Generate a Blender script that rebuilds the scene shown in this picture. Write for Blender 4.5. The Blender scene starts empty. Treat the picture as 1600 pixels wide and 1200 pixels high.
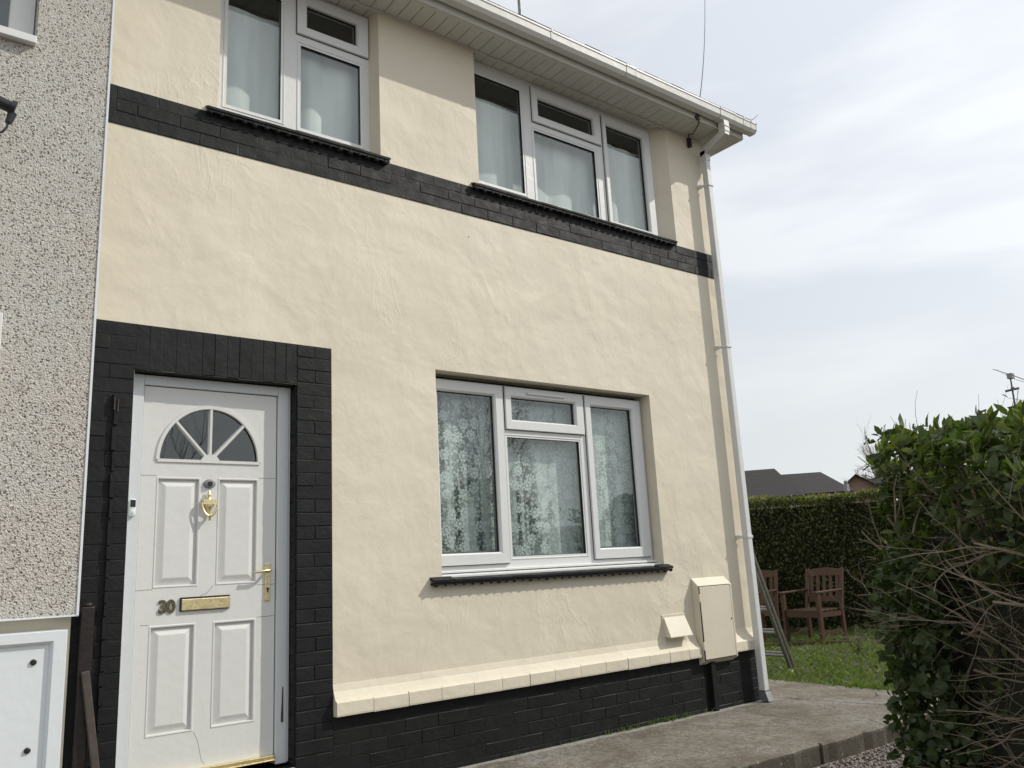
import bpy, bmesh, math, random
import numpy as np
from mathutils import Vector, Matrix
R = math.radians
random.seed(7); rng = np.random.default_rng(11)
scn = bpy.context.scene
COL = scn.collection

# ------------------------------------------------------------------ camera
cam_d = bpy.data.cameras.new('camera'); cam = bpy.data.objects.new('camera', cam_d); COL.objects.link(cam)
cam_d.sensor_width = 36; cam_d.lens = 29.17; cam_d.clip_start = 0.05; cam_d.clip_end = 2000
yaw, pit, rol = R(38.1147), R(12.4697), R(-3.0194)
fwd = Vector((math.sin(yaw)*math.cos(pit), math.cos(yaw)*math.cos(pit), math.sin(pit)))
rt = Vector((math.cos(yaw), -math.sin(yaw), 0)); up = rt.cross(fwd)
rt2 = rt*math.cos(rol)+up*math.sin(rol); up2 = -rt*math.sin(rol)+up*math.cos(rol)
CP = Vector((-2.1169, -4.4337, 1.1598))
M4 = Matrix(((rt2.x, up2.x, -fwd.x, CP.x), (rt2.y, up2.y, -fwd.y, CP.y), (rt2.z, up2.z, -fwd.z, CP.z), (0, 0, 0, 1)))
cam.matrix_world = M4
scn.camera = cam

# ------------------------------------------------------------------ sun and sky
SUNV = Vector((1.6, -1.0, 1.55)).normalized()
sd = bpy.data.lights.new('sun', 'SUN'); sun = bpy.data.objects.new('sun', sd); COL.objects.link(sun)
sd.energy = 2.55; sd.angle = R(0.6); sd.color = (1.0, 0.95, 0.86)
sun.rotation_euler = (-SUNV).to_track_quat('-Z', 'Y').to_euler(); sun.location = (0, 0, 20)
EL = math.asin(SUNV.z); AZ = math.atan2(SUNV.x, SUNV.y)
w = bpy.data.worlds.new('World'); scn.world = w; w.use_nodes = True
nt = w.node_tree; nt.nodes.clear()
def wn(t, **k):
    n = nt.nodes.new(t)
    for a, b in k.items(): setattr(n, a, b)
    return n
wo = wn('ShaderNodeOutputWorld'); bg = wn('ShaderNodeBackground'); nt.links.new(bg.outputs[0], wo.inputs[0])
sky = wn('ShaderNodeTexSky', sky_type='NISHITA'); sky.sun_disc = False; sky.sun_elevation = EL; sky.sun_rotation = AZ
sky.dust_density = 2.0
tc = wn('ShaderNodeTexCoord')
mp = wn('ShaderNodeMapping'); nt.links.new(tc.outputs['Generated'], mp.inputs[0]); mp.inputs['Scale'].default_value = (1.0, 1.0, 5.2); mp.inputs['Rotation'].default_value = (R(5), R(-4), 0)
no = wn('ShaderNodeTexNoise'); nt.links.new(mp.outputs[0], no.inputs['Vector']); no.inputs['Scale'].default_value = 1.6; no.inputs['Detail'].default_value = 5; no.inputs['Roughness'].default_value = .5; no.inputs['Distortion'].default_value = .25
cr = wn('ShaderNodeValToRGB'); nt.links.new(no.outputs['Fac'], cr.inputs[0])
cr.color_ramp.elements[0].position = .40; cr.color_ramp.elements[0].color = (6.0, 6.3, 6.85, 1)
cr.color_ramp.elements[1].position = .56; cr.color_ramp.elements[1].color = (7.2, 7.45, 7.75, 1)
# paler towards the horizon
sep = wn('ShaderNodeSeparateXYZ'); nt.links.new(tc.outputs['Generated'], sep.inputs[0])
mr = wn('ShaderNodeMapRange'); nt.links.new(sep.outputs['Z'], mr.inputs['Value']); mr.inputs['From Min'].default_value = 0; mr.inputs['From Max'].default_value = .34
mr.inputs['To Min'].default_value = .9; mr.inputs['To Max'].default_value = 0
mh = wn('ShaderNodeMixRGB'); nt.links.new(mr.outputs[0], mh.inputs[0]); nt.links.new(cr.outputs[0], mh.inputs[1]); mh.inputs[2].default_value = (7.1, 7.4, 7.25, 1)
# brighter veil of cloud around the sun
dp = wn('ShaderNodeVectorMath', operation='DOT_PRODUCT'); nt.links.new(tc.outputs['Generated'], dp.inputs[0]); dp.inputs[1].default_value = SUNV
mg = wn('ShaderNodeMapRange'); nt.links.new(dp.outputs['Value'], mg.inputs['Value']); mg.inputs['From Min'].default_value = .35; mg.inputs['From Max'].default_value = 1
mg.inputs['To Min'].default_value = 1; mg.inputs['To Max'].default_value = 1.35
ml = wn('ShaderNodeVectorMath', operation='SCALE'); nt.links.new(mh.outputs[0], ml.inputs[0]); nt.links.new(mg.outputs[0], ml.inputs['Scale'])
mx = wn('ShaderNodeMixRGB'); mx.inputs[0].default_value = .93; nt.links.new(sky.outputs[0], mx.inputs[1]); nt.links.new(ml.outputs[0], mx.inputs[2])
nt.links.new(mx.outputs[0], bg.inputs[0]); bg.inputs[1].default_value = 0.1
scn.view_settings.view_transform = 'Standard'; scn.view_settings.look = 'None'
scn.cycles.max_bounces = 6; scn.cycles.diffuse_bounces = 3; scn.cycles.glossy_bounces = 3; scn.cycles.transmission_bounces = 3; scn.cycles.transparent_max_bounces = 10
scn.view_settings.exposure = 0.22; scn.view_settings.gamma = 1

# ------------------------------------------------------------------ materials
def mat(name, col, rough=.6, metal=0, spec=.5):
    m = bpy.data.materials.new(name); m.use_nodes = True
    b = m.node_tree.nodes['Principled BSDF']
    b.inputs['Base Color'].default_value = (*col, 1); b.inputs['Roughness'].default_value = rough
    b.inputs['Metallic'].default_value = metal; b.inputs['Specular IOR Level'].default_value = spec
    return m
class NT:
    def __init__(s, m): s.m = m; s.t = m.node_tree; s.b = s.t.nodes['Principled BSDF']; s.tc = s.t.nodes.new('ShaderNodeTexCoord')
    def n(s, t, **k):
        n = s.t.nodes.new(t)
        for a, b in k.items():
            if hasattr(n, a) and not a[0].isupper(): setattr(n, a, b)
            else: n.inputs[a].default_value = b
        return n
    def l(s, a, b): s.t.links.new(a, b)
    def mapping(s, scale=(1, 1, 1), rot=(0, 0, 0), loc=(0, 0, 0)):
        m = s.n('ShaderNodeMapping'); s.l(s.tc.outputs['Object'], m.inputs[0])
        m.inputs['Scale'].default_value = scale; m.inputs['Rotation'].default_value = rot; m.inputs['Location'].default_value = loc
        return m.outputs[0]
    def noise(s, scale, detail=4, rough=.5, dist=0, vec=None):
        n = s.n('ShaderNodeTexNoise', Scale=scale, Detail=detail, Roughness=rough, Distortion=dist)
        s.l(vec or s.tc.outputs['Object'], n.inputs['Vector']); return n
    def vor(s, scale, feature='F1', vec=None, rand=1):
        n = s.n('ShaderNodeTexVoronoi', feature=feature); n.inputs['Scale'].default_value = scale; n.inputs['Randomness'].default_value = rand
        s.l(vec or s.tc.outputs['Object'], n.inputs['Vector']); return n
    def ramp(s, src, stops):
        r = s.n('ShaderNodeValToRGB'); s.l(src, r.inputs[0]); e = r.color_ramp.elements
        while len(e) < len(stops): e.new(.5)
        for i, (p, c) in enumerate(stops):
            e[i].position = p; e[i].color = (*c, 1) if len(c) == 3 else c
        return r.outputs[0]
    def mix(s, f, a, b, mode='MIX'):
        m = s.n('ShaderNodeMixRGB', blend_type=mode)
        for i, v in enumerate((f, a, b)):
            if isinstance(v, (int, float)): m.inputs[i].default_value = v if i == 0 else (v, v, v, 1)
            elif isinstance(v, tuple): m.inputs[i].default_value = (*v, 1)
            else: s.l(v, m.inputs[i])
        return m.outputs[0]
    def math(s, op, a, b=0, c=None):
        m = s.n('ShaderNodeMath', operation=op)
        for i, v in enumerate((a, b, c)):
            if v is None: continue
            if isinstance(v, (int, float)): m.inputs[i].default_value = v
            else: s.l(v, m.inputs[i])
        return m.outputs[0]
    def bump(s, h, dist=.01, strength=1, prev=None):
        b = s.n('ShaderNodeBump'); b.inputs['Strength'].default_value = strength; b.inputs['Distance'].default_value = dist
        s.l(h, b.inputs['Height'])
        if prev is not None: s.l(prev, b.inputs['Normal'])
        return b.outputs[0]
    def out(s, col=None, normal=None, rough=None):
        if col is not None: s.l(col, s.b.inputs['Base Color'])
        if normal is not None: s.l(normal, s.b.inputs['Normal'])
        if rough is not None: s.l(rough, s.b.inputs['Roughness'])
        return s.m

def m_render():
    t = NT(mat('cream_painted_render', (.66, .6, .47), .6, spec=.3))
    a = t.noise(.8, 3, .5, .3); b = t.noise(4.2, 3, .5, .2)
    # a few soft trowel ridges running diagonally, only in patches
    v2 = t.mapping((.9, 1, .5), (0, R(-40), 0)); r = t.noise(1.9, 3, .5, .7, v2)
    rid = t.math('SUBTRACT', 1, t.ramp(t.math('ABSOLUTE', t.math('SUBTRACT', r.outputs['Fac'], .5)), [(0, (0, 0, 0)), (.10, (1, 1, 1))]))
    v3 = t.mapping((1.6, 1, .8), (0, R(58), 0)); r3 = t.noise(2.6, 4, .6, .9, v3)
    rid3 = t.math('SUBTRACT', 1, t.ramp(t.math('ABSOLUTE', t.math('SUBTRACT', r3.outputs['Fac'], .5)), [(0, (0, 0, 0)), (.045, (1, 1, 1))]))
    p1 = t.ramp(t.noise(.7, 2, vec=t.mapping(loc=(3, 0, 1))).outputs['Fac'], [(.5, (0, 0, 0)), (.64, (1, 1, 1))])
    p2 = t.ramp(t.noise(1.1, 2, vec=t.mapping(loc=(7, 0, 4))).outputs['Fac'], [(.52, (0, 0, 0)), (.68, (1, 1, 1))])
    n = t.bump(a.outputs['Fac'], .042)
    n = t.bump(b.outputs['Fac'], .012, 1, n)
    n = t.bump(t.math('MULTIPLY', rid, p1), .0022, 1, n)
    n = t.bump(t.math('MULTIPLY', rid3, p2), .0013, 1, n)
    f0 = t.noise(15, 5, .62, .4); n = t.bump(t.math('MULTIPLY', f0.outputs['Fac'], t.math('ADD', .45, t.math('MULTIPLY', p2, .5))), .0026, 1, n)
    f = t.noise(70, 4, .6); n = t.bump(f.outputs['Fac'], .0007, 1, n)
    col = t.mix(t.ramp(t.noise(1.0, 4, .55).outputs['Fac'], [(.38, (0, 0, 0)), (.66, (1, 1, 1))]), (.68, .618, .492), (.718, .66, .532))
    col = t.mix(t.math('MULTIPLY', t.ramp(t.noise(5, 5, .65).outputs['Fac'], [(.52, (0, 0, 0)), (.75, (1, 1, 1))]), .22), col, (.625, .565, .45))
    p = t.vor(3.4); pk = t.ramp(p.outputs['Distance'], [(.014, (1, 1, 1)), (.024, (0, 0, 0))])
    pick = t.ramp(t.noise(1.7, 1).outputs['Fac'], [(.49, (0, 0, 0)), (.52, (1, 1, 1))])
    col = t.mix(t.math('MULTIPLY', pk, pick), col, (.20, .17, .13))
    return t.out(col, n)
def m_black():
    t = NT(mat('black_masonry_paint', (.02, .021, .022), .6, spec=.26))
    n = t.bump(t.noise(45, 5, .6).outputs['Fac'], .0018); n = t.bump(t.noise(9, 4).outputs['Fac'], .006, 1, n)
    isl = t.n('ShaderNodeNewGeometry').outputs['Random Per Island']
    col = t.mix(t.ramp(t.noise(5, 6, .7).outputs['Fac'], [(.42, (0, 0, 0)), (.75, (1, 1, 1))]), (.0062, .0068, .0072), (.0105, .0112, .0115))
    col = t.mix(t.math('MULTIPLY', isl, .3), col, (.014, .015, .0155))
    col = t.mix(t.ramp(t.noise(38, 3, .8).outputs['Fac'], [(.75, (0, 0, 0)), (.81, (.3, .3, .3))]), col, (.09, .087, .08))
    return t.out(col, n, t.ramp(t.noise(12, 4).outputs['Fac'], [(.3, (.5, .5, .5)), (.7, (.7, .7, .7))]))
def m_pebble():
    t = NT(mat('pebbledash', (.5, .48, .43), .8, spec=.3))
    wv = t.noise(30, 2).outputs['Color']
    vv = t.n('ShaderNodeVectorMath', operation='MULTIPLY_ADD'); t.l(wv, vv.inputs[0]); vv.inputs[1].default_value = (.012, .012, .012); t.l(t.tc.outputs['Object'], vv.inputs[2])
    c = t.vor(120, vec=vv.outputs[0])
    h = t.math('SUBTRACT', 1, c.outputs['Distance']); n = t.bump(h, .0065, 1)
    n = t.bump(t.noise(60, 4, .7).outputs['Fac'], .010, 1, n)
    s = t.n('ShaderNodeSeparateColor'); t.l(c.outputs['Color'], s.inputs[0])
    col = t.ramp(s.outputs[0], [(0, (.52, .50, .45)), (.4, (.63, .615, .57)), (.75, (.56, .53, .47)), (1, (.74, .72, .68))])
    def specks(scale, r, th):
        d = t.vor(scale, vec=vv.outputs[0]); q = t.n('ShaderNodeSeparateColor'); t.l(d.outputs['Color'], q.inputs[0])
        m_ = t.math('MULTIPLY', t.math('LESS_THAN', d.outputs['Distance'], r), t.math('GREATER_THAN', q.outputs[1], th))
        return m_, q
    for sc_, r_, th_ in ((46, .33, .60), (78, .36, .74)):
        m_, q = specks(sc_, r_, th_)
        col = t.mix(t.math('MULTIPLY', m_, .85), col, t.ramp(q.outputs[2], [(0, (.045, .035, .03)), (.6, (.10, .075, .06)), (1, (.26, .18, .13))]))
    gap = t.ramp(c.outputs['Distance'], [(.45, (0, 0, 0)), (.85, (.35, .35, .35))]); col = t.mix(gap, col, (.28, .27, .24))
    big = t.noise(1.3, 4); col = t.mix(t.math('MULTIPLY', t.ramp(big.outputs['Fac'], [(.42, (0, 0, 0)), (.62, (1, 1, 1))]), .28), col, t.mix(1, col, (1.0, .90, .84), 'MULTIPLY'))
    return t.out(col, n)
def m_white(name='white_upvc', col=(.74, .75, .74), rough=.4, dirt=.5):
    t = NT(mat(name, col, rough))
    d = t.ramp(t.noise(14, 6, .7).outputs['Fac'], [(.52, (0, 0, 0)), (.8, (1, 1, 1))])
    c = t.mix(t.math('MULTIPLY', d, dirt*.5), tuple(col), tuple(x*.72 for x in col))
    c = t.mix(t.ramp(t.noise(70, 3, .7).outputs['Fac'], [(.70, (0, 0, 0)), (.76, (dirt*.6,)*3)]), c, (.35, .33, .29))
    return t.out(c, t.bump(t.noise(20, 3).outputs['Fac'], .0015))
def m_simple(name, c1, c2, sc=10, rough=.6, metal=0, bump=.002, bsc=40, spec=.5, stretch=(1, 1, 1)):
    t = NT(mat(name, c1, rough, metal, spec)); v = t.mapping(stretch)
    col = t.mix(t.ramp(t.noise(sc, 5, .65, 0, v).outputs['Fac'], [(.35, (0, 0, 0)), (.68, (1, 1, 1))]), c1, c2)
    return t.out(col, t.bump(t.noise(bsc, 4, .6, 0, v).outputs['Fac'], bump))
def m_glass():
    m = bpy.data.materials.new('window_glass'); m.use_nodes = True; t = m.node_tree; t.nodes.clear()
    o = t.nodes.new('ShaderNodeOutputMaterial'); mx = t.nodes.new('ShaderNodeMixShader'); tr = t.nodes.new('ShaderNodeBsdfTransparent'); g = t.nodes.new('ShaderNodeBsdfGlossy')
    tr.inputs[0].default_value = (.90, .95, .93, 1); g.inputs['Roughness'].default_value = 0.0; g.inputs[0].default_value = (.95, 1, 1, 1)
    ge = t.nodes.new('ShaderNodeNewGeometry'); dt = t.nodes.new('ShaderNodeVectorMath'); dt.operation = 'DOT_PRODUCT'; t.links.new(ge.outputs['Incoming'], dt.inputs[0]); t.links.new(ge.outputs['Normal'], dt.inputs[1])
    def mth(op, a, b):
        m_ = t.nodes.new('ShaderNodeMath'); m_.operation = op
        for i_, v in enumerate((a, b)):
            if isinstance(v, (int, float)): m_.inputs[i_].default_value = v
            else: t.links.new(v, m_.inputs[i_])
        return m_.outputs[0]
    # Schlick reflectance of a double glazed unit, the same from both sides
    f = mth('POWER', mth('SUBTRACT', 1, mth('ABSOLUTE', dt.outputs['Value'], 0)), 4.0); ma = t.nodes.new('ShaderNodeMath'); ma.operation = 'MULTIPLY_ADD'; ma.inputs[1].default_value = .9; ma.inputs[2].default_value = .10; ma.use_clamp = True
    tcn = t.nodes.new('ShaderNodeTexCoord'); nn = t.nodes.new('ShaderNodeTexNoise'); nn.inputs['Scale'].default_value = 2.0; nn.inputs['Detail'].default_value = 1
    bp = t.nodes.new('ShaderNodeBump'); bp.inputs['Distance'].default_value = .0025; bp.inputs['Strength'].default_value = .5
    t.links.new(tcn.outputs['Object'], nn.inputs['Vector']); t.links.new(nn.outputs['Fac'], bp.inputs['Height']); t.links.new(bp.outputs[0], g.inputs['Normal'])
    t.links.new(f, ma.inputs[0]); t.links.new(ma.outputs[0], mx.inputs[0]); t.links.new(tr.outputs[0], mx.inputs[1]); t.links.new(g.outputs[0], mx.inputs[2]); t.links.new(mx.outputs[0], o.inputs[0])
    return m
def cloth_out(t, alpha, col):
    """thin cloth: diffuse + translucent weave, open between the threads"""
    tr = t.t
    b = t.b; o = [n for n in tr.nodes if n.type == 'OUTPUT_MATERIAL'][0]
    df = tr.nodes.new('ShaderNodeBsdfDiffuse'); tl = tr.nodes.new('ShaderNodeBsdfTranslucent'); tp = tr.nodes.new('ShaderNodeBsdfTransparent')
    df.inputs[0].default_value = (*col, 1); tl.inputs[0].default_value = (*col, 1)
    m1 = tr.nodes.new('ShaderNodeMixShader'); m1.inputs[0].default_value = .2; t.l(df.outputs[0], m1.inputs[1]); t.l(tl.outputs[0], m1.inputs[2])
    m2 = tr.nodes.new('ShaderNodeMixShader')
    if isinstance(alpha, float): m2.inputs[0].default_value = alpha
    else: t.l(alpha, m2.inputs[0])
    t.l(tp.outputs[0], m2.inputs[1]); t.l(m1.outputs[0], m2.inputs[2]); t.l(m2.outputs[0], o.inputs[0])
    return t.m
def m_lace():
    t = NT(mat('lace', (.8, .85, .84)))
    x = t.n('ShaderNodeSeparateXYZ'); t.l(t.tc.outputs['Object'], x.inputs[0])
    v0 = t.n('ShaderNodeCombineXYZ'); t.l(x.outputs[0], v0.inputs[0]); t.l(x.outputs[2], v0.inputs[1])
    wn_ = t.noise(14, 2, vec=v0.outputs[0]); va = t.n('ShaderNodeVectorMath', operation='MULTIPLY_ADD'); t.l(wn_.outputs['Color'], va.inputs[0]); va.inputs[1].default_value = (.02, .02, 0); t.l(v0.outputs[0], va.inputs[2])
    V = va.outputs[0]
    def rosette(scale, R0, npet):
        vo = t.n('ShaderNodeTexVoronoi', voronoi_dimensions='2D'); vo.inputs['Scale'].default_value = scale; vo.inputs['Randomness'].default_value = .75; t.l(V, vo.inputs['Vector'])
        # Position output is in scaled space divided back to texture space
        d = t.n('ShaderNodeVectorMath', operation='SUBTRACT'); t.l(V, d.inputs[0]); t.l(vo.outputs['Position'], d.inputs[1])
        s = t.n('ShaderNodeSeparateXYZ'); t.l(d.outputs[0], s.inputs[0])
        ang = t.math('ARCTAN2', s.outputs[1], s.outputs[0]); rad = t.math('MULTIPLY', vo.outputs['Distance'], 1.0)
        pet = t.math('ABSOLUTE', t.math('COSINE', t.math('MULTIPLY', ang, npet/2)))
        edge = t.math('MULTIPLY', R0, t.math('ADD', .68, t.math('MULTIPLY', pet, .32)))
        inside = t.math('LESS_THAN', rad, edge)
        hole = t.math('COMPARE', rad, R0*.42, R0*.07)
        pl = t.math('GREATER_THAN', pet, .25)
        pl = t.math('MAXIMUM', pl, t.math('LESS_THAN', rad, R0*.36))
        return t.math('MULTIPLY', t.math('MULTIPLY', inside, pl), t.math('SUBTRACT', 1, hole))
    fl = rosette(8.2, .33, 9); fl2 = rosette(21, .26, 6)
    n1 = t.noise(26, 2, .5, 1.0, V); vine = t.math('LESS_THAN', t.math('ABSOLUTE', t.math('SUBTRACT', n1.outputs['Fac'], .5)), .016)
    vn = t.noise(45, 1, .5, .5, V); leaf = t.math('GREATER_THAN', vn.outputs['Fac'], .645)
    pat = t.math('MAXIMUM', t.math('MAXIMUM', fl, t.math('MULTIPLY', fl2, .8)), t.math('MAXIMUM', t.math('MULTIPLY', vine, .7), t.math('MULTIPLY', leaf, .7)))
    # gathers: fabric folded on itself is denser
    gv = t.n('ShaderNodeMapping'); t.l(t.tc.outputs['Object'], gv.inputs[0]); gv.inputs['Scale'].default_value = (1, 0, .10)
    g = t.ramp(t.noise(7.5, 3, .55, 0, gv.outputs[0]).outputs['Fac'], [(.42, (.0, .0, .0)), (.56, (1, 1, 1))])
    # the right hand side hangs in closer gathers than the left
    g = t.math('MINIMUM', 1, t.math('ADD', g, t.ramp(t.math('ADD', x.outputs[0], .5), [(.36, (0, 0, 0)), (.50, (.45, .45, .45)), (1, (.6, .6, .6))]))); gx = t.math('MULTIPLY', g, .60)
    a = t.math('ADD', t.math('MULTIPLY', pat, .72), t.math('ADD', gx, .11)); a = t.math('MINIMUM', a, .95)
    return cloth_out(t, a, (.80, .86, .845))
def m_net():
    t = NT(mat('net_cloth', (.8, .85, .84)))
    gv = t.n('ShaderNodeMapping'); t.l(t.tc.outputs['Object'], gv.inputs[0]); gv.inputs['Scale'].default_value = (1, 0, .14)
    g = t.ramp(t.noise(6, 3, .5, 0, gv.outputs[0]).outputs['Fac'], [(.38, (.74,)*3), (.62, (.99,)*3)])
    return cloth_out(t, g, (.92, .94, .925))
def m_brass():
    t = NT(mat('brass', (.75, .55, .2), .38, 1)); return t.out(t.mix(t.ramp(t.noise(60, 4).outputs['Fac'], [(.4, (0, 0, 0)), (.7, (1, 1, 1))]), (.86, .74, .44), (.68, .54, .28)), t.bump(t.noise(90, 3).outputs['Fac'], .0008))
def m_leaf(name, c1, c2, c3, rough=.35, trans=.35):
    m = bpy.data.materials.new(name); m.use_nodes = True; t = NT(m)
    isl = t.n('ShaderNodeNewGeometry').outputs['Random Per Island']
    col = t.ramp(isl, [(0, c1), (.55, c2), (1, c3)])
    col = t.mix(t.math('MULTIPLY', t.noise(30, 3).outputs['Fac'], .3), col, c1)
    t.l(col, t.b.inputs['Base Color']); t.b.inputs['Roughness'].default_value = rough
    tl = t.n('ShaderNodeBsdfTranslucent'); t.l(t.mix(1, col, (1.5, 1.7, .7), 'MULTIPLY'), tl.inputs[0])
    mxs = t.n('ShaderNodeMixShader'); mxs.inputs[0].default_value = trans
    o = [n for n in t.t.nodes if n.type == 'OUTPUT_MATERIAL'][0]
    t.l(t.b.outputs[0], mxs.inputs[1]); t.l(tl.outputs[0], mxs.inputs[2]); t.l(mxs.outputs[0], o.inputs[0])
    return m
def m_concrete():
    t = NT(mat('old_concrete', (.14, .13, .11), .85, spec=.25))
    a = t.noise(2.2, 6, .65, .4); b = t.noise(28, 6, .75)
    col = t.ramp(a.outputs['Fac'], [(.34, (.15, .126, .098)), (.5, (.215, .195, .163)), (.66, (.28, .268, .24))])
    col = t.mix(t.ramp(b.outputs['Fac'], [(.38, (.75, .75, .75)), (.56, (0, 0, 0))]), col, (.095, .08, .058))
    x = t.n('ShaderNodeSeparateXYZ'); t.l(t.tc.outputs['Object'], x.inputs[0])
    # pale grey mortar haunching along the wall foot
    wz = t.math('SUBTRACT', 0, t.math('ABSOLUTE', x.outputs[1])); wz = t.math('ADD', wz, t.math('MULTIPLY', t.noise(5, 5, .7).outputs['Fac'], .22))
    col = t.mix(t.ramp(wz, [(.02, (0, 0, 0)), (.06, (.8, .8, .8))]), col, (.36, .35, .32)) if False else t.mix(t.math('MULTIPLY', t.math('LESS_THAN', x.outputs[0], 3.85), t.ramp(wz, [(.02, (0, 0, 0)), (.06, (.8, .8, .8))])), col, (.36, .35, .32))
    col = t.mix(t.ramp(t.math('ADD', x.outputs[2], t.math('MULTIPLY', t.noise(9, 4).outputs['Fac'], .02)), [(.0, (.75, .75, .75)), (.021, (0, 0, 0))]), col, (.08, .07, .055))
    sp = t.vor(34); spk = t.ramp(sp.outputs['Distance'], [(.13, (1, 1, 1)), (.2, (0, 0, 0))]); s = t.n('ShaderNodeSeparateColor'); t.l(sp.outputs['Color'], s.inputs[0])
    col = t.mix(t.math('MULTIPLY', spk, t.math('GREATER_THAN', s.outputs[0], .82)), col, (.50, .48, .43))
    dk_ = t.vor(75); sd = t.n('ShaderNodeSeparateColor'); t.l(dk_.outputs['Color'], sd.inputs[0]); col = t.mix(t.math('MULTIPLY', t.math('LESS_THAN', dk_.outputs['Distance'], .33), t.math('GREATER_THAN', sd.outputs[0], .72)), col, (.085, .07, .052))
    # cracks
    def crack(coord, other, c0, slope, lo, hi, wdt=.004):
        w_ = t.math('SUBTRACT', t.math('SUBTRACT', coord, c0), t.math('MULTIPLY', other, slope))
        w_ = t.math('ADD', w_, t.math('MULTIPLY', t.math('SUBTRACT', t.noise(7, 5, .7).outputs['Fac'], .5), .13))
        k = t.math('LESS_THAN', t.math('ABSOLUTE', w_), wdt)
        return t.math('MULTIPLY', k, t.math('MULTIPLY', t.math('GREATER_THAN', other, lo), t.math('LESS_THAN', other, hi)))
    k = t.math('MAXIMUM', crack(x.outputs[0], x.outputs[1], 3.90, -.16, -1.25, .0, .0065), crack(x.outputs[0], x.outputs[1], 3.26, .06, -.75, -.12, .004))
    col = t.mix(k, col, (.015, .013, .01))
    n = t.bump(b.outputs['Fac'], .006); n = t.bump(t.noise(110, 4, .7).outputs['Fac'], .003, 1, n); n = t.bump(t.math('SUBTRACT', 1, k), .01, 1, n)
    return t.out(col, n)
def m_gravel():
    t = NT(mat('gravel_bed', (.2, .17, .15), .9)); v = t.vor(60); s = t.n('ShaderNodeSeparateColor'); t.l(v.outputs['Color'], s.inputs[0])
    col = t.ramp(s.outputs[0], [(0, (.10, .08, .07)), (.5, (.2, .16, .14)), (1, (.36, .32, .28))])
    return t.out(col, t.bump(t.math('SUBTRACT', 1, v.outputs['Distance']), .012))
def m_island(name, stops, rough=.7, bump=.002, bsc=60, metal=0):
    t = NT(mat(name, (.5, .5, .5), rough, metal)); col = t.ramp(t.n('ShaderNodeNewGeometry').outputs['Random Per Island'], stops)
    col = t.mix(t.math('MULTIPLY', t.noise(bsc*.4, 4).outputs['Fac'], .35), col, stops[0][1])
    return t.out(col, t.bump(t.noise(bsc, 4).outputs['Fac'], bump))
def m_tiles(name, c1, c2, step=.3, axis=2):
    t = NT(mat(name, c1, .75, spec=.3)); x = t.n('ShaderNodeSeparateXYZ'); t.l(t.tc.outputs['Object'], x.inputs[0])
    fr = t.math('FRACT', t.math('DIVIDE', x.outputs[axis], step)); fx = t.noise(20, 3).outputs['Fac']
    col = t.mix(t.ramp(t.noise(3, 5, .6).outputs['Fac'], [(.35, (0, 0, 0)), (.7, (1, 1, 1))]), c1, c2)
    col = t.mix(t.ramp(fr, [(.0, (.8, .8, .8)), (.14, (0, 0, 0))]), col, tuple(c*.45 for c in c1))
    return t.out(col, t.bump(fr, .03))
def m_farbrick(name, c1, c2):
    t = NT(mat(name, c1, .85)); b = t.n('ShaderNodeTexBrick'); t.l(t.mapping((1, 1, 1), (R(90), 0, 0)), b.inputs['Vector'])
    b.inputs['Scale'].default_value = 4.4; b.inputs['Color1'].default_value = (*c1, 1); b.inputs['Color2'].default_value = (*c2, 1); b.inputs['Mortar'].default_value = (.3, .27, .22, 1)
    return t.out(b.outputs['Color'])

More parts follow.
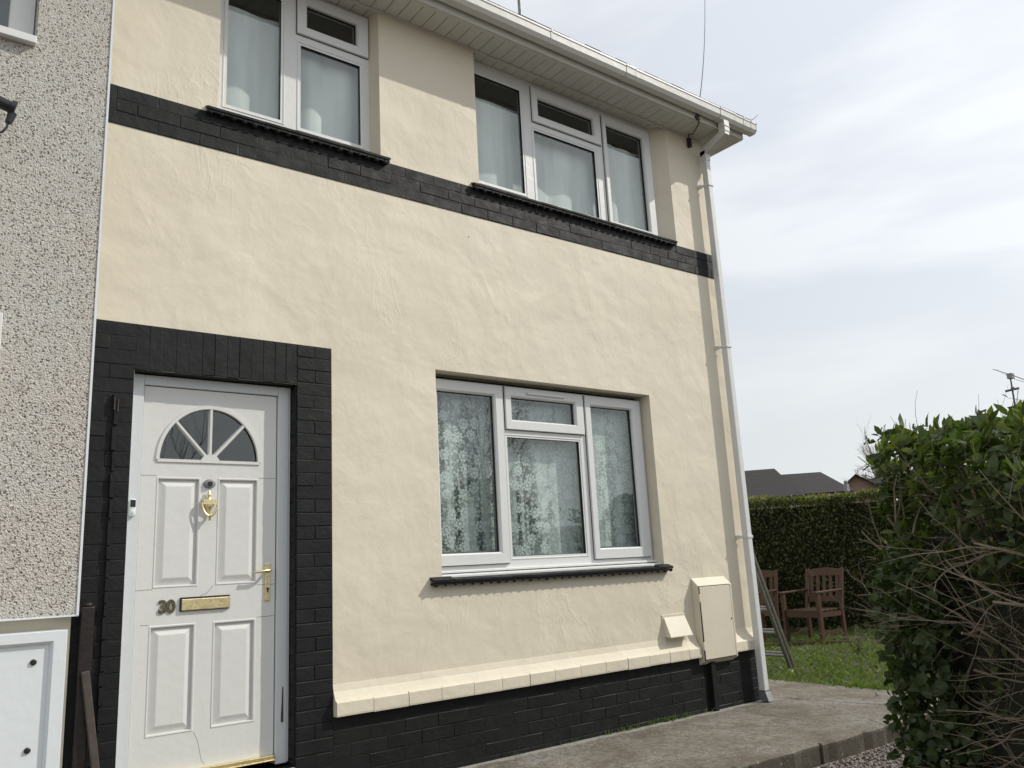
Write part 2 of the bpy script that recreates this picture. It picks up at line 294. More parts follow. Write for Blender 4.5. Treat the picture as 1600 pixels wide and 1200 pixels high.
MT = dict(render=m_render(), black=m_black(), pebble=m_pebble(), white=m_white(col=(.70, .71, .695)), soffit=m_white('soffit_white', (.60, .60, .55), .5, .8),
    gutter=m_white('gutter_white', (.62, .62, .58), .4, .9), pipe=m_white('downpipe_white', (.66, .67, .66), .4, .7), door=m_white('door_white', (.66, .665, .64), .38, .35), doorframe=m_white('door_frame_white', (.60, .63, .64), .4, .5),
    glass=m_glass(), lace=m_lace(), net=m_net(), brass=m_brass(), antique=m_simple('antique_brass', (.10, .09, .06), (.2, .17, .1), 30, .4, .8),
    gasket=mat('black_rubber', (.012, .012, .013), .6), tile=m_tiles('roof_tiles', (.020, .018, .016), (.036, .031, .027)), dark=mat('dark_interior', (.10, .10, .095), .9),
    creambox=m_simple('cream_painted_plastic', (.71, .655, .53), (.66, .60, .475), 3, .45, 0, .0008), creampaint=m_render(),
    plastic=m_white('white_plastic', (.70, .74, .75), .3, .3), blackplastic=mat('black_plastic', (.015, .015, .017), .35), rust=m_simple('brown_metal', (.011, .0075, .0065), (.022, .014, .012), 18, .45, .2, .003),
    dust=m_simple('dusty_metal', (.075, .06, .05), (.05, .04, .033), 25, .7, 0, .002), wire=mat('black_cable', (.02, .02, .02), .5), alu=m_simple('weathered_aluminium', (.13, .13, .105), (.09, .09, .07), 14, .5, .3, .001),
    teak=m_simple('stained_hardwood', (.075, .034, .017), (.048, .022, .011), 10, .5, 0, .001, 60, stretch=(1, 1, 8)), bark=m_simple('twig_bark', (.19, .145, .10), (.34, .275, .205), 35, .75, 0, .003, 90),
    concrete=m_concrete(), gravel=m_gravel(), earth=m_simple('earth', (.05, .038, .026), (.09, .07, .05), 6, .95, 0, .02, 12), asphalt=m_simple('asphalt', (.05, .05, .05), (.07, .07, .068), 20, .9, 0, .005, 80),
    laurel=m_leaf('laurel_leaves', (.032, .052, .017), (.062, .092, .024), (.15, .175, .045), .52, .42), privet=m_leaf('hedge_leaves', (.04, .055, .017), (.075, .09, .026), (.17, .175, .055), .5, .3),
    sunleaf=m_leaf('sunlit_hedge_leaves', (.09, .10, .025), (.16, .165, .045), (.26, .25, .08), .5, .35), ivy=m_leaf('ground_leaves', (.03, .05, .015), (.05, .08, .025), (.08, .11, .04), .45, .3), grass=m_leaf('grass_blades', (.06, .105, .018), (.10, .16, .028), (.19, .22, .055), .6, .3),  # sunleaf: yellower, brighter copy of the hedge leaf colour for its sunlit top
    stone=m_island('gravel_stones', [(0, (.10, .085, .075)), (.5, (.22, .18, .16)), (1, (.42, .38, .34))]), brickfar=m_farbrick('buff_brick', (.30, .20, .12), (.36, .25, .15)), brickred=m_farbrick('brown_brick', (.20, .12, .08), (.25, .15, .10)),
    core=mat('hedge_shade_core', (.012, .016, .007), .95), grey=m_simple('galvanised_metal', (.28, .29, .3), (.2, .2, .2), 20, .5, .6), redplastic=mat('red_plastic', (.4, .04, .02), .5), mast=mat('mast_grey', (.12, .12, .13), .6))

# ------------------------------------------------------------------ mesh helpers
class MB:
    def __init__(s): s.v = []; s.f = []; s.mi = []
    def add(s, vs, fs, mi=0):
        o = len(s.v); s.v += [tuple(v) for v in vs]; s.f += [tuple(i+o for i in f) for f in fs]; s.mi += [mi]*len(fs)
    def box(s, x0, x1, y0, y1, z0, z1, mi=0):
        s.add([(x0, y0, z0), (x1, y0, z0), (x1, y1, z0), (x0, y1, z0), (x0, y0, z1), (x1, y0, z1), (x1, y1, z1), (x0, y1, z1)],
              [(0, 3, 2, 1), (4, 5, 6, 7), (0, 1, 5, 4), (1, 2, 6, 5), (2, 3, 7, 6), (3, 0, 4, 7)], mi)
    def hexa(s, p, mi=0):   # 8 points: bottom 4 ccw, top 4
        s.add(p, [(0, 3, 2, 1), (4, 5, 6, 7), (0, 1, 5, 4), (1, 2, 6, 5), (2, 3, 7, 6), (3, 0, 4, 7)], mi)
    def bar(s, a, b, wx, wz, upv=(0, 0, 1), mi=0):
        a = Vector(a); b = Vector(b); d = (b-a).normalized(); u = Vector(upv)
        x = d.cross(u)
        if x.length < 1e-4: x = d.cross(Vector((1, 0, 0)))
        x.normalize(); y = x.cross(d)
        q = [(-.5, -.5), (.5, -.5), (.5, .5), (-.5, .5)]
        s.hexa([a+x*wx*i+y*wz*j for i, j in q]+[b+x*wx*i+y*wz*j for i, j in q], mi)
    def tube(s, pts, rad, n=8, mi=0, caps=True):
        pts = [Vector(p) for p in pts]; k = len(pts)
        rad = rad if isinstance(rad, (list, tuple)) else [rad]*k
        vs = []; pu = None
        for i, p in enumerate(pts):
            d = (pts[min(i+1, k-1)]-pts[max(i-1, 0)]).normalized()
            if pu is None: pu = Vector((0, 0, 1)) if abs(d.z) < .9 else Vector((1, 0, 0))
            x = d.cross(pu).normalized(); y = x.cross(d); pu = y
            for j in range(n):
                a = 2*math.pi*j/n; vs.append(p+(x*math.cos(a)+y*math.sin(a))*rad[i])
        fs = [(i*n+j, i*n+(j+1) % n, (i+1)*n+(j+1) % n, (i+1)*n+j) for i in range(k-1) for j in range(n)]
        if caps: fs += [tuple(range(n-1, -1, -1)), tuple((k-1)*n+j for j in range(n))]
        s.add(vs, fs, mi)
    def lathe(s, prof, c, axis='z', n=16, mi=0, sy=1):
        vs = []
        for r, h in prof:
            for j in range(n):
                a = 2*math.pi*j/n; x, y = r*math.cos(a), r*math.sin(a)*sy
                vs.append({'z': (c[0]+x, c[1]+y, c[2]+h), 'y': (c[0]+x, c[1]+h, c[2]+y), 'x': (c[0]+h, c[1]+x, c[2]+y)}[axis])
        k = len(prof); fs = [(i*n+j, i*n+(j+1) % n, (i+1)*n+(j+1) % n, (i+1)*n+j) for i in range(k-1) for j in range(n)]
        fs += [tuple(range(n-1, -1, -1)), tuple((k-1)*n+j for j in range(n))]
        s.add(vs, fs, mi)
    def ring(s, o, i, yf, yb, ch=.008, mi=0):
        """mitred rectangular frame; o/i = (x0,x1,z0,z1); inner edge chamfered back"""
        def L(r, y): return [(r[0], y, r[2]), (r[1], y, r[2]), (r[1], y, r[3]), (r[0], y, r[3])]
        e = .0025
        o2 = (o[0]+e, o[1]-e, o[2]+e, o[3]-e); im = (i[0]-ch, i[1]+ch, i[2]-ch, i[3]+ch)
        loops = [L(o, yb), L(o, yf+e), L(o2, yf), L(im, yf), L(i, yf+ch*1.1), L(i, yb)]
        vs = [p for l in loops for p in l]; fs = []
        for k in range(5):
            for j in range(4):
                a, b = k*4+j, k*4+(j+1) % 4; fs.append((a, b, b+4, a+4))
        for j in range(4): fs.append((20+j, 20+(j+1) % 4, (j+1) % 4, j))
        s.add(vs, fs, mi)
    def brick(s, x0, x1, z0, z1, yf, yb, b=.0025, j=.0014, mi=0):
        q = [(x0, z0), (x1, z0), (x1, z1), (x0, z1)]; rr = lambda: random.uniform(-j, j)
        dy = random.uniform(-.0015, .0015)
        outr = [(x+rr(), yb, z+rr()) for x, z in q]
        c = [(b, b), (-b, b), (-b, -b), (b, -b)]
        inr = [(q[k][0]+c[k][0]+rr(), yf+dy+rr()*.6, q[k][1]+c[k][1]+rr()) for k in range(4)]
        mid = [(p[0], yf+dy+b*.8, p[2]) for p in outr]
        s.add(outr+mid+inr, [(8, 9, 10, 11)]+[(k, (k+1) % 4, 4+(k+1) % 4, 4+k) for k in range(4)]+[(4+k, 4+(k+1) % 4, 8+(k+1) % 4, 8+k) for k in range(4)], mi)
    def obj(s, name, m, parent=None, smooth=False, bevel=0, loc=None):
        me = bpy.data.meshes.new(name); me.from_pydata(s.v, [], s.f); me.validate()
        ms = m if isinstance(m, (list, tuple)) else [m]
        for q in ms: me.materials.append(MT[q] if isinstance(q, str) else q)
        if len(ms) > 1 and len(me.polygons) == len(s.mi): me.polygons.foreach_set('material_index', s.mi)
        bm = bmesh.new(); bm.from_mesh(me); bmesh.ops.recalc_face_normals(bm, faces=bm.faces); bm.to_mesh(me); bm.free()
        if smooth:
            me.polygons.foreach_set('use_smooth', [True]*len(me.polygons))
            try: me.set_sharp_from_angle(angle=R(40))
            except Exception: pass
        o = bpy.data.objects.new(name, me); COL.objects.link(o)
        if loc is not None:
            me.transform(Matrix.Translation(-Vector(loc))); o.location = loc
        if parent is not None:
            o.parent = parent
            pl = parent.location if parent.parent is None else parent.location+parent.parent.location
            if loc is None: me.transform(Matrix.Translation(-Vector(pl)))
            else: o.location = Vector(loc)-Vector(pl)
        if bevel:
            b = o.modifiers.new('bevel', 'BEVEL'); b.width = bevel; b.segments = 2; b.limit_method = 'ANGLE'; b.angle_limit = R(40)
        return o
def tag(o, label, cat, group=None, kind=None):
    if label: o['label'] = label
    if cat: o['category'] = cat
    if group: o['group'] = group
    if kind: o['kind'] = kind
    return o
def thing(name, label, cat, loc=(0, 0, 0), group=None):
    o = bpy.data.objects.new(name, None); COL.objects.link(o); o.location = loc; o.empty_display_size = .1
    return tag(o, label, cat, group)
def npmesh(name, V, F, m, parent=None, smooth=False):
    """V (n,3) float, F (m,k) ints, all faces of k corners"""
    me = bpy.data.meshes.new(name); n, k = F.shape
    me.vertices.add(len(V)); me.vertices.foreach_set('co', V.astype(np.float32).ravel())
    me.loops.add(n*k); me.loops.foreach_set('vertex_index', F.astype(np.int32).ravel())
    me.polygons.add(n); me.polygons.foreach_set('loop_start', np.arange(0, n*k, k, dtype=np.int32)); me.polygons.foreach_set('loop_total', np.full(n, k, dtype=np.int32))
    me.update(calc_edges=True); me.validate()
    me.materials.append(MT[m])
    if smooth: me.polygons.foreach_set('use_smooth', [True]*len(me.polygons))
    o = bpy.data.objects.new(name, me); COL.objects.link(o)
    if parent is not None: o.parent = parent; me.transform(Matrix.Translation(-parent.location))
    return o
def leaves(C, D, Nn, L, W, fold=.25, tip=1.0):
    """oval folded leaves, 8 verts/6 faces -> all quads. C base, D direction, Nn up-normal, L length, W width"""
    D = D/np.linalg.norm(D, axis=1, keepdims=True)
    S = np.cross(D, Nn); S /= np.linalg.norm(S, axis=1, keepdims=True)+1e-9; U = np.cross(S, D)
    L = L[:, None]; W = W[:, None]
    prof = [(0, 0, 0), (.3, .42, -.05), (.68, .45, -.10), (1, 0, -.22)]
    mid = [(0, 0), (.33, 0.0), (.68, -.06), (1.0, -.22)]
    P = []
    m0 = C; m1 = C+D*L*.33+U*L*.02; m2 = C+D*L*.68-U*L*.03; m3 = C+D*L*tip-U*L*.14
    l1 = C+D*L*.28+S*W*.46+U*W*fold; l2 = C+D*L*.66+S*W*.44+U*W*fold-U*L*.05
    r1 = C+D*L*.28-S*W*.46+U*W*fold; r2 = C+D*L*.66-S*W*.44+U*W*fold-U*L*.05
    V = np.stack([m0, m1, m2, m3, l1, l2, r1, r2], 1).reshape(-1, 3); n = len(C); b = np.arange(n)[:, None]*8
    q = np.array([[0, 1, 4, 4], [1, 2, 5, 4], [2, 3, 5, 5], [0, 6, 1, 1], [1, 6, 7, 2], [2, 7, 3, 3]])
    return V, b, q
def leafobj(name, C, D, Nn, L, W, m, parent=None, fold=.25):
    V, b, q = leaves(C, D, Nn, L, W, fold)
    F3 = np.concatenate([b+np.array(t) for t in ([0, 1, 4], [1, 2, 5], [1, 5, 4], [2, 3, 5], [0, 6, 1], [1, 6, 7], [1, 7, 2], [2, 7, 3])], 0)
    return npmesh(name, V, F3, m, parent)
def rv(n): v = rng.normal(size=(n, 3)); return v/np.linalg.norm(v, axis=1, keepdims=True)

# ================================================================== GROUND
def sheet(name, pts, z, m, label=None):
    b = MB(); b.add([(x, y, z) for x, y in pts], [tuple(range(len(pts)))]); o = b.obj(name, m); tag(o, None, None, kind='structure'); return o
sheet('ground', [(-400, -400), (400, -400), (400, 400), (-400, 400)], -.14, 'earth')
sheet('driveway', [(-14, -12), (9, -12), (9, -1.25), (-14, -1.25)], -.10, 'gravel')
sheet('road', [(-60, -20), (60, -20), (60, -12.3), (-60, -12.3)], -.12, 'asphalt')
# concrete path round the corner, with a real edge step
def jag(a, b, n, amp):
    out = []
    for i in range(n):
        t = i/n; p = Vector(a).lerp(Vector(b), t); out.append((p.x+random.uniform(-amp, amp)*.6, p.y+random.uniform(-amp, amp)))
    return out
def slab(name, loop, z0, z1, m):
    b = MB(); n = len(loop)
    b.add([(x, y, z0) for x, y in loop]+[(x, y, z1-.012) for x, y in loop]+[(x*.9985+.0015*3, y+.012 if y < -.9 else y, z1) for x, y in loop],
          [tuple(2*n+i for i in range(n))]+[(i, (i+1) % n, n+(i+1) % n, n+i) for i in range(n)]+[(n+i, n+(i+1) % n, 2*n+(i+1) % n, 2*n+i) for i in range(n)])
    o = b.obj(name, m); tag(o, None, None, kind='structure'); return o
front = jag((-3.0, -1.16), (2.62, -1.24), 60, .012)
front2 = jag((2.635, -1.25), (4.66, -1.27), 30, .012)
slab('path', front+[(2.62, -1.24), (2.62, .0), (-3.0, .0)], -.13, .02, 'concrete')
slab('path', front2+[(4.66, -1.27), (4.72, .4), (4.76, 6.0), (3.74, 6.0), (3.74, 0.0), (2.635, 0.0)], -.13, .018, 'concrete')
b = MB(); b.add([(4.7, -1.1, 0.0), (40, -1.1, 0.0), (40, 14, 0.0), (4.7, 14, 0.0)], [(0, 1, 2, 3)]); lw = b.obj('lawn', 'earth'); tag(lw, None, None, kind='structure')
# grass blades over the visible lawn
N = 42000
x = 4.66+rng.random(N)**1.25*6.3; y = -.9+rng.random(N)*5.2
keep = np.ones(N, bool)
x = x[keep]; y = y[keep]; n = len(x)
C = np.stack([x, y, np.full(n, -.004)], 1); a = rng.random(n)*6.28; h = .022+rng.random(n)**2*.05+.012*np.sin(x*5)*np.sin(y*4)
h = np.clip(h, .015, .09); wd = .0035+rng.random(n)*.003
sx = np.cos(a)*wd; sy = np.sin(a)*wd; lean = rng.normal(size=(n, 2))*.5
V = np.stack([C+np.stack([-sx, -sy, 0*x], 1), C+np.stack([sx, sy, 0*x], 1), C+np.stack([lean[:, 0]*h*.45+sx*.7, lean[:, 1]*h*.45+sy*.7, h*.6], 1), C+np.stack([lean[:, 0]*h*1.2, lean[:, 1]*h*1.2, h], 1)], 1).reshape(-1, 3)
bidx = np.arange(n)[:, None]*4
g = npmesh('grass', V, np.concatenate([bidx+np.array([0, 1, 2]), bidx+np.array([0, 2, 3])]), 'grass')
tag(g, 'short green lawn grass beyond the concrete path', 'grass', kind='stuff')
# loose gravel stones at the path edge
n = 5200; ph = (1+5**.5)/2
ico = np.array([(1, 1, 1), (1, -1, -1), (-1, 1, -1), (-1, -1, 1), (-1, -1, -1), (1, 1, -1), (1, -1, 1), (-1, 1, 1)], float)/1.5
octf = np.array([[0, 6, 1, 5], [7, 2, 4, 3], [0, 5, 2, 7], [6, 3, 4, 1], [0, 7, 3, 6], [5, 1, 4, 2]])
cx = 1.5+rng.random(n)*2.3; cy = -1.29-rng.random(n)**1.2*1.3; sc = .005+rng.random(n)*.006
RM = rng.normal(size=(n, 3, 3)); RM = np.linalg.qr(RM)[0]
V = np.einsum('nij,kj->nki', RM, ico*np.array([1.2, .9, .7]))*sc[:, None, None]+rng.normal(size=(n, 8, 3))*.0009+np.stack([cx, cy, -.098+sc*.5], 1)[:, None, :]
F = (np.arange(n)[:, None, None]*8+octf[None]).reshape(-1, 4)
g = npmesh('gravel', V.reshape(-1, 3), F, 'stone'); tag(g, 'loose pinkish grey gravel below the concrete path edge', 'gravel', kind='stuff')

# ================================================================== HOUSE
house = thing('terraced_house', 'cream rendered end terrace house with black painted brick band and door surround', 'house', (1.2, 0, 0))
XL, XR, ZS, DEP = -1.30, 3.737, 4.95, 7.0
W1 = (.734, 2.742, 1.10, 2.445); W2 = (1.159, 3.264, 3.82, ZS); W3 = (-.705, .361, 3.82, ZS); DO = (-1.094, -.216, .20, 2.254)
b = MB()
xs = sorted({XL, XR, *W1[:2], *W2[:2], *W3[:2], *DO[:2]}); zs = sorted({-.1, ZS, *W1[2:], *W2[2:], *DO[2:]})
def inside(x, z):
    for o in (W1, W2, W3, DO):
        if o[0] < x < o[1] and o[2] < z < o[3]: return True
    return False
for i in range(len(xs)-1):
    for j in range(len(zs)-1):
        if not inside((xs[i]+xs[i+1])/2, (zs[j]+zs[j+1])/2):
            b.add([(xs[i], 0, zs[j]), (xs[i+1], 0, zs[j]), (xs[i+1], 0, zs[j+1]), (xs[i], 0, zs[j+1])], [(0, 1, 2, 3)])
YB = .17
for o, mi, xr in ((W1, 0, W1[1]), (W2, 0, 3.15), (W3, 0, .338), (DO, 1, DO[1])):
    x0, x1, z0, z1 = o
    b.add([(x0, 0, z0), (x0, YB, z0), (x0, YB, z1), (x0, 0, z1)], [(0, 1, 2, 3)], mi)
    b.add([(x1, 0, z0), (xr, .10, z0), (xr, YB, z0), (xr, YB, z1), (xr, .10, z1), (x1, 0, z1)], [(0, 1, 2, 3, 4, 5)], mi) if xr == x1 else (
        b.add([(x1, 0, z0), (xr, .10, z0), (xr, .10, z1), (x1, 0, z1)], [(0, 1, 2, 3)], mi), b.add([(xr, .10, z0), (xr, YB, z0), (xr, YB, z1), (xr, .10, z1)], [(0, 1, 2, 3)], mi))
    if z1 < ZS-.01: b.add([(x0, 0, z1), (x1, 0, z1), (x1, YB, z1), (x0, YB, z1)], [(0, 1, 2, 3)], mi)
    b.add([(x0, 0, z0), (x1, 0, z0), (x1, YB, z0), (x0, YB, z0)], [(0, 1, 2, 3)], mi)
# side and back walls
b.add([(XR, 0, -.1), (XR, DEP, -.1), (XR, DEP, ZS), (XR, 0, ZS)], [(0, 1, 2, 3)])
b.add([(XL, DEP, -.1), (XR, DEP, -.1), (XR, DEP, ZS), (XL, DEP, ZS)], [(0, 1, 2, 3)])
b.obj('wall', ['render', 'black'], house)
b = MB()   # rooms: inner leaf, floors, partitions
yi = 3.4
for z0, z1 in ((.12, 2.62), (2.75, 4.93)):
    b.add([(XL+.02, YB+.06, z0), (XR-.12, YB+.06, z0), (XR-.12, yi, z0), (XL+.02, yi, z0)], [(0, 1, 2, 3)])
    b.add([(XL+.02, YB+.06, z1), (XR-.12, YB+.06, z1), (XR-.12, yi, z1), (XL+.02, yi, z1)], [(0, 1, 2, 3)])
    b.add([(XL+.02, yi, z0), (XR-.12, yi, z0), (XR-.12, yi, z1), (XL+.02, yi, z1)], [(0, 1, 2, 3)])
    for xx in (XL+.02, XR-.12): b.add([(xx, YB+.06, z0), (xx, yi, z0), (xx, yi, z1), (xx, YB+.06, z1)], [(0, 1, 2, 3)])
b.box(.1, .18, YB+.06, yi, .12, 2.62); b.box(.72, .8, YB+.06, yi, 2.75, 4.93)
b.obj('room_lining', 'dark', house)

J = .0025  # half joint
def courses(b, x0, x1, z0, n, ch, bl=.225, yf=-.006, off0=0):
    for k in range(n):
        z = z0+k*ch; x = x0-((k+off0) % 2)*bl/2-random.uniform(0, .012)
        while x < x1-.01:
            a = max(x, x0); e = min(x+bl, x1)
            if x1-e < .04: e = x1
            if e-a > .03: b.brick(a+(J if a > x0 else 0), e-(J if e < x1 else 0), z+J, z+ch-J, yf, .003)
            x = e if e == x1 else x+bl
# band
b = MB(); zb = 3.595; b.box(XL, XR+.001, -.0038, .002, zb, zb+.225)
b.brick(XL, XL+.05, zb, zb+.225, -.004, .003)
courses(b, XL+.05, XR+.003, zb, 3, .075)
b.obj('brick_band', 'black', house)
# door surround
b = MB(); zt = 2.495; sx0, sx1 = DO[0], DO[1]
b.box(-1.45, sx0, -.0042, .002, -.05, zt-.001); b.box(sx1, 0, -.0042, .002, -.05, zt-.001); b.box(sx0, sx1, -.0042, .002, 2.256, zt-.001)
nc = 34
for k in range(nc):
    z1 = zt-k*.075; z0 = z1-.075
    if k % 2: b.brick(sx1+.002, -J*.2-random.uniform(0, .004), z0+J, z1-J, -.007, .003)
    else: m_ = -.108+random.uniform(-.006, .006); b.brick(sx1+.002, m_-J, z0+J, z1-J, -.007, .003); b.brick(m_+J, -.001, z0+J, z1-J, -.007, .003)
    if k % 2: b.brick(-1.45, -1.215-J, z0+J, z1-J, -.006, .003); b.brick(-1.215+J, sx0-.001, z0+J, z1-J, -.006, .003)
    else: b.brick(-1.45, -1.32-J, z0+J, z1-J, -.006, .003); b.brick(-1.32+J, sx0-.001, z0+J, z1-J, -.006, .003)
ns = 13
for k in range(ns):
    x0 = sx0+(sx1-sx0)*k/ns; x1 = sx0+(sx1-sx0)*(k+1)/ns
    b.brick(x0+J*.7, x1-J*.7, 2.256+random.uniform(-.003, .003), zt-.003, -.006, .003)
# brick ends inside the right reveal
for k in range(28):
    z0 = 2.254-(k+1)*.075
    b.add([(sx1-.001, .004, z0+J), (sx1-.001, .075, z0+J), (sx1-.001, .075, z0+.075-J), (sx1-.001, .004, z0+.075-J), (sx1-.005, .008, z0+.01), (sx1-.005, .07, z0+.01), (sx1-.005, .07, z0+.065), (sx1-.005, .008, z0+.065)],
          [(4, 5, 6, 7), (0, 1, 5, 4), (1, 2, 6, 5), (2, 3, 7, 6), (3, 0, 4, 7)])
b.obj('door_surround', 'black', house)
# plinth + duct
b = MB(); b.box(0, XR+.001, -.0042, .002, -.08, .424)
courses(b, 0, XR+.004, .42-.0745*6, 6, .0745, yf=-.006)
b.obj('plinth', 'black', house)
b = MB(); b.box(3.125, 3.175, -.04, .0, -.02, .38); b.obj('duct', 'black', house, bevel=.004)
# cream ledge of bullnose bricks with sloping top
b = MB()
def ledge(x0, x1, bl):
    x = x0
    while x < x1-.02:
        e = min(x+bl*random.uniform(.93, 1.07), x1); g_ = .0022; y0 = -.048+random.uniform(-.002, .002); zb_ = .418+random.uniform(-.003, .003); zt_ = .497+random.uniform(-.003, .003)
        a, c = x+g_, e-g_
        b.add([(a, .0, zb_), (c, .0, zb_), (c, y0, zb_+.002), (a, y0, zb_+.002), (a, y0-.002, zb_+.012), (c, y0-.002, zb_+.012), (a, y0-.002, zt_-.008), (c, y0-.002, zt_-.008), (a, y0+.006, zt_), (c, y0+.006, zt_), (a, .0, zt_+.003), (c, .0, zt_+.003)],
              [(0, 1, 2, 3), (3, 2, 5, 4), (4, 5, 7, 6), (6, 7, 9, 8), (8, 9, 11, 10), (0, 3, 4, 6, 8, 10), (1, 11, 9, 7, 5, 2)])
        x = e
    b.add([(x0+.001, -.03, .425), (x1-.001, -.03, .425), (x1-.001, -.040, .493), (x0+.001, -.040, .493), (x0+.001, -.028, .512), (x1-.001, -.028, .512), (x0+.001, -.010, .545), (x1-.001, -.010, .545), (x0+.001, -.0, .585), (x1-.001, -.0, .585)], [(0, 1, 2, 3), (3, 2, 5, 4), (4, 5, 7, 6), (6, 7, 9, 8), (0, 3, 4, 6, 8), (1, 9, 7, 5, 2)])
ledge(0, 3.02, .222); ledge(3.435, XR+.01, .2)
b.obj('ledge', 'render', house)
# eaves
b = MB(); x = XL; YF = -.245
while x < 4.03:
    e = min(x+.1, 4.03); b.add([(x+.003, 0.16, ZS), (e-.003, .16, ZS), (e-.003, YF, ZS), (x+.003, YF, ZS)], [(0, 1, 2, 3)])
    b.add([(e-.003, .16, ZS), (e+.003, .16, ZS), (e+.003, YF, ZS), (e-.003, YF, ZS)], [])
    for q in (e-.003, e+.003): b.add([(q, .16, ZS), (q, YF, ZS), (q, YF, ZS+.016), (q, .16, ZS+.016)], [(0, 1, 2, 3)])
    x = e
b.add([(XL, .16, ZS+.016), (4.03, .16, ZS+.016), (4.03, YF, ZS+.016), (XL, YF, ZS+.016)], [(0, 1, 2, 3)])
y = .16
while y < DEP:
    b.add([(XR, y+.003, ZS), (4.03, y+.003, ZS), (4.03, y+.097, ZS), (XR, y+.097, ZS)], [(0, 1, 2, 3)]); y += .1
b.add([(XR, .16, ZS+.009), (4.03, .16, ZS+.009), (4.03, DEP, ZS+.009), (XR, DEP, ZS+.009)], [(0, 1, 2, 3)])
b.box(XL, XR, -.012, -.001, ZS-.018, ZS-.001)
b.obj('soffit', 'soffit', house)
b = MB(); b.box(XL, 4.045, YF-.018, YF, ZS-.012, 5.10); b.box(4.03, 4.048, YF+.001, DEP, ZS-.012, 5.10); b.box(XL, 4.03, YF, YF+.02, ZS-.014, ZS-.002)
b.obj('fascia', 'soffit', house, bevel=.003)
# gutter: square section trough
def gsec(x0, x1, g=0, m=None):
    P = [(YF-.02, 5.075), (YF-.02, 5.0), (YF-.04, 4.982), (YF-.098, 4.982), (YF-.118, 5.01), (YF-.122, 5.062), (YF-.127, 5.064), (YF-.127, 5.078), (YF-.110, 5.078)]
    cy, cz = YF-.07, 5.02
    P = [(cy+(y-cy)*(1+g), cz+(z-cz)*(1+g)) for y, z in P]
    n = len(P); vs = [(x0, y, z) for y, z in P]+[(x1, y, z) for y, z in P]
    ti = [(cy+(y-cy)*.93, cz+(z-cz)*.93) for y, z in P]; vs += [(x0, y, z) for y, z in ti]+[(x1, y, z) for y, z in ti]
    fs = [(i, i+1, n+i+1, n+i) for i in range(n-1)]+[(2*n+i, 3*n+i, 3*n+i+1, 2*n+i+1) for i in range(n-1)]
    fs += [(i, 2*n+i, 2*n+i+1, i+1) for i in range(n-1)]+[(n+i, n+i+1, 3*n+i+1, 3*n+i) for i in range(n-1)]
    m.add(vs, fs)
b = MB(); gsec(XL, 4.12, 0, b)
for xx in (4.117,): gsec(xx, xx+.006, .06, b)
P = [(YF-.02, 5.075), (YF-.02, 5.0), (YF-.04, 4.982), (YF-.098, 4.982), (YF-.118, 5.01), (YF-.127, 5.078)]
b.add([(4.12, y, z) for y, z in P], [tuple(range(6))])
gut = b.obj('gutter', 'gutter', house)
def gclip(x0, wd_, g=.07):
    m = MB(); gsec(x0, x0+wd_, g, m); m.obj('gutter_bracket', 'gutter', gut)
for xx, ww in ((1.62, .012), (2.42, .014), (2.52, .014), (3.60, .016), (3.80, .014), (3.93, .012), (4.04, .012)): gclip(xx, ww)
m = MB(); gsec(2.42, 2.534, .04, m); m.obj('gutter_union', 'gutter', gut)
m = MB(); gsec(3.6, 3.816, .045, m); m.obj('gutter_outlet', 'gutter', gut)
# downpipe
PX0, PX1, PY0, PY1 = 3.662, 3.72, -.105, -.047
b = MB(); b.box(PX0, PX1, PY0, PY1, .055, 4.80)
dpipe = b.obj('downpipe', 'pipe', house, bevel=.006)
b = MB(); b.box(3.655, 3.727, YF-.105, YF-.035, 4.88, 4.99); b.box(3.650, 3.732, YF-.110, YF-.030, 4.925, 4.935); b.hexa([(3.658, YF-.10, 4.85), (3.724, YF-.10, 4.85), (3.724, PY1, 4.74), (3.658, PY1, 4.74), (3.658, YF-.10, 4.915), (3.724, YF-.10, 4.915), (3.724, PY1, 4.82), (3.658, PY1, 4.82)])
b.box(PX0-.004, PX1+.004, PY0-.004, PY1+.004, 4.70, 4.80)
b.obj('swan_neck', 'gutter', dpipe, bevel=.004)
for z in (4.45, 2.93, 1.30):
    m = MB(); m.box(PX0-.006, PX1+.006, PY0-.006, PY1+.004, z, z+.022); m.box(PX0-.03, PX0-.003, -.03, -.0, z-.004, z+.026); m.box(PX0-.02, PX0, -.03, PY1+.001, z, z+.02); m.obj('pipe_clip', 'pipe', dpipe, bevel=.002)
m = MB(); m.box(PX0-.005, PX1+.005, PY0-.005, PY1+.005, .10, .108)
m.hexa([(PX0-.002, PY0-.03, .025), (PX1+.002, PY0-.03, .025), (PX1+.002, PY1, .03), (PX0-.002, PY1, .03), (PX0-.003, PY0-.003, .10), (PX1+.003, PY0-.003, .10), (PX1+.003, PY1+.003, .10), (PX0-.003, PY1+.003, .10)]); m.obj('pipe_shoe', 'grey', dpipe)
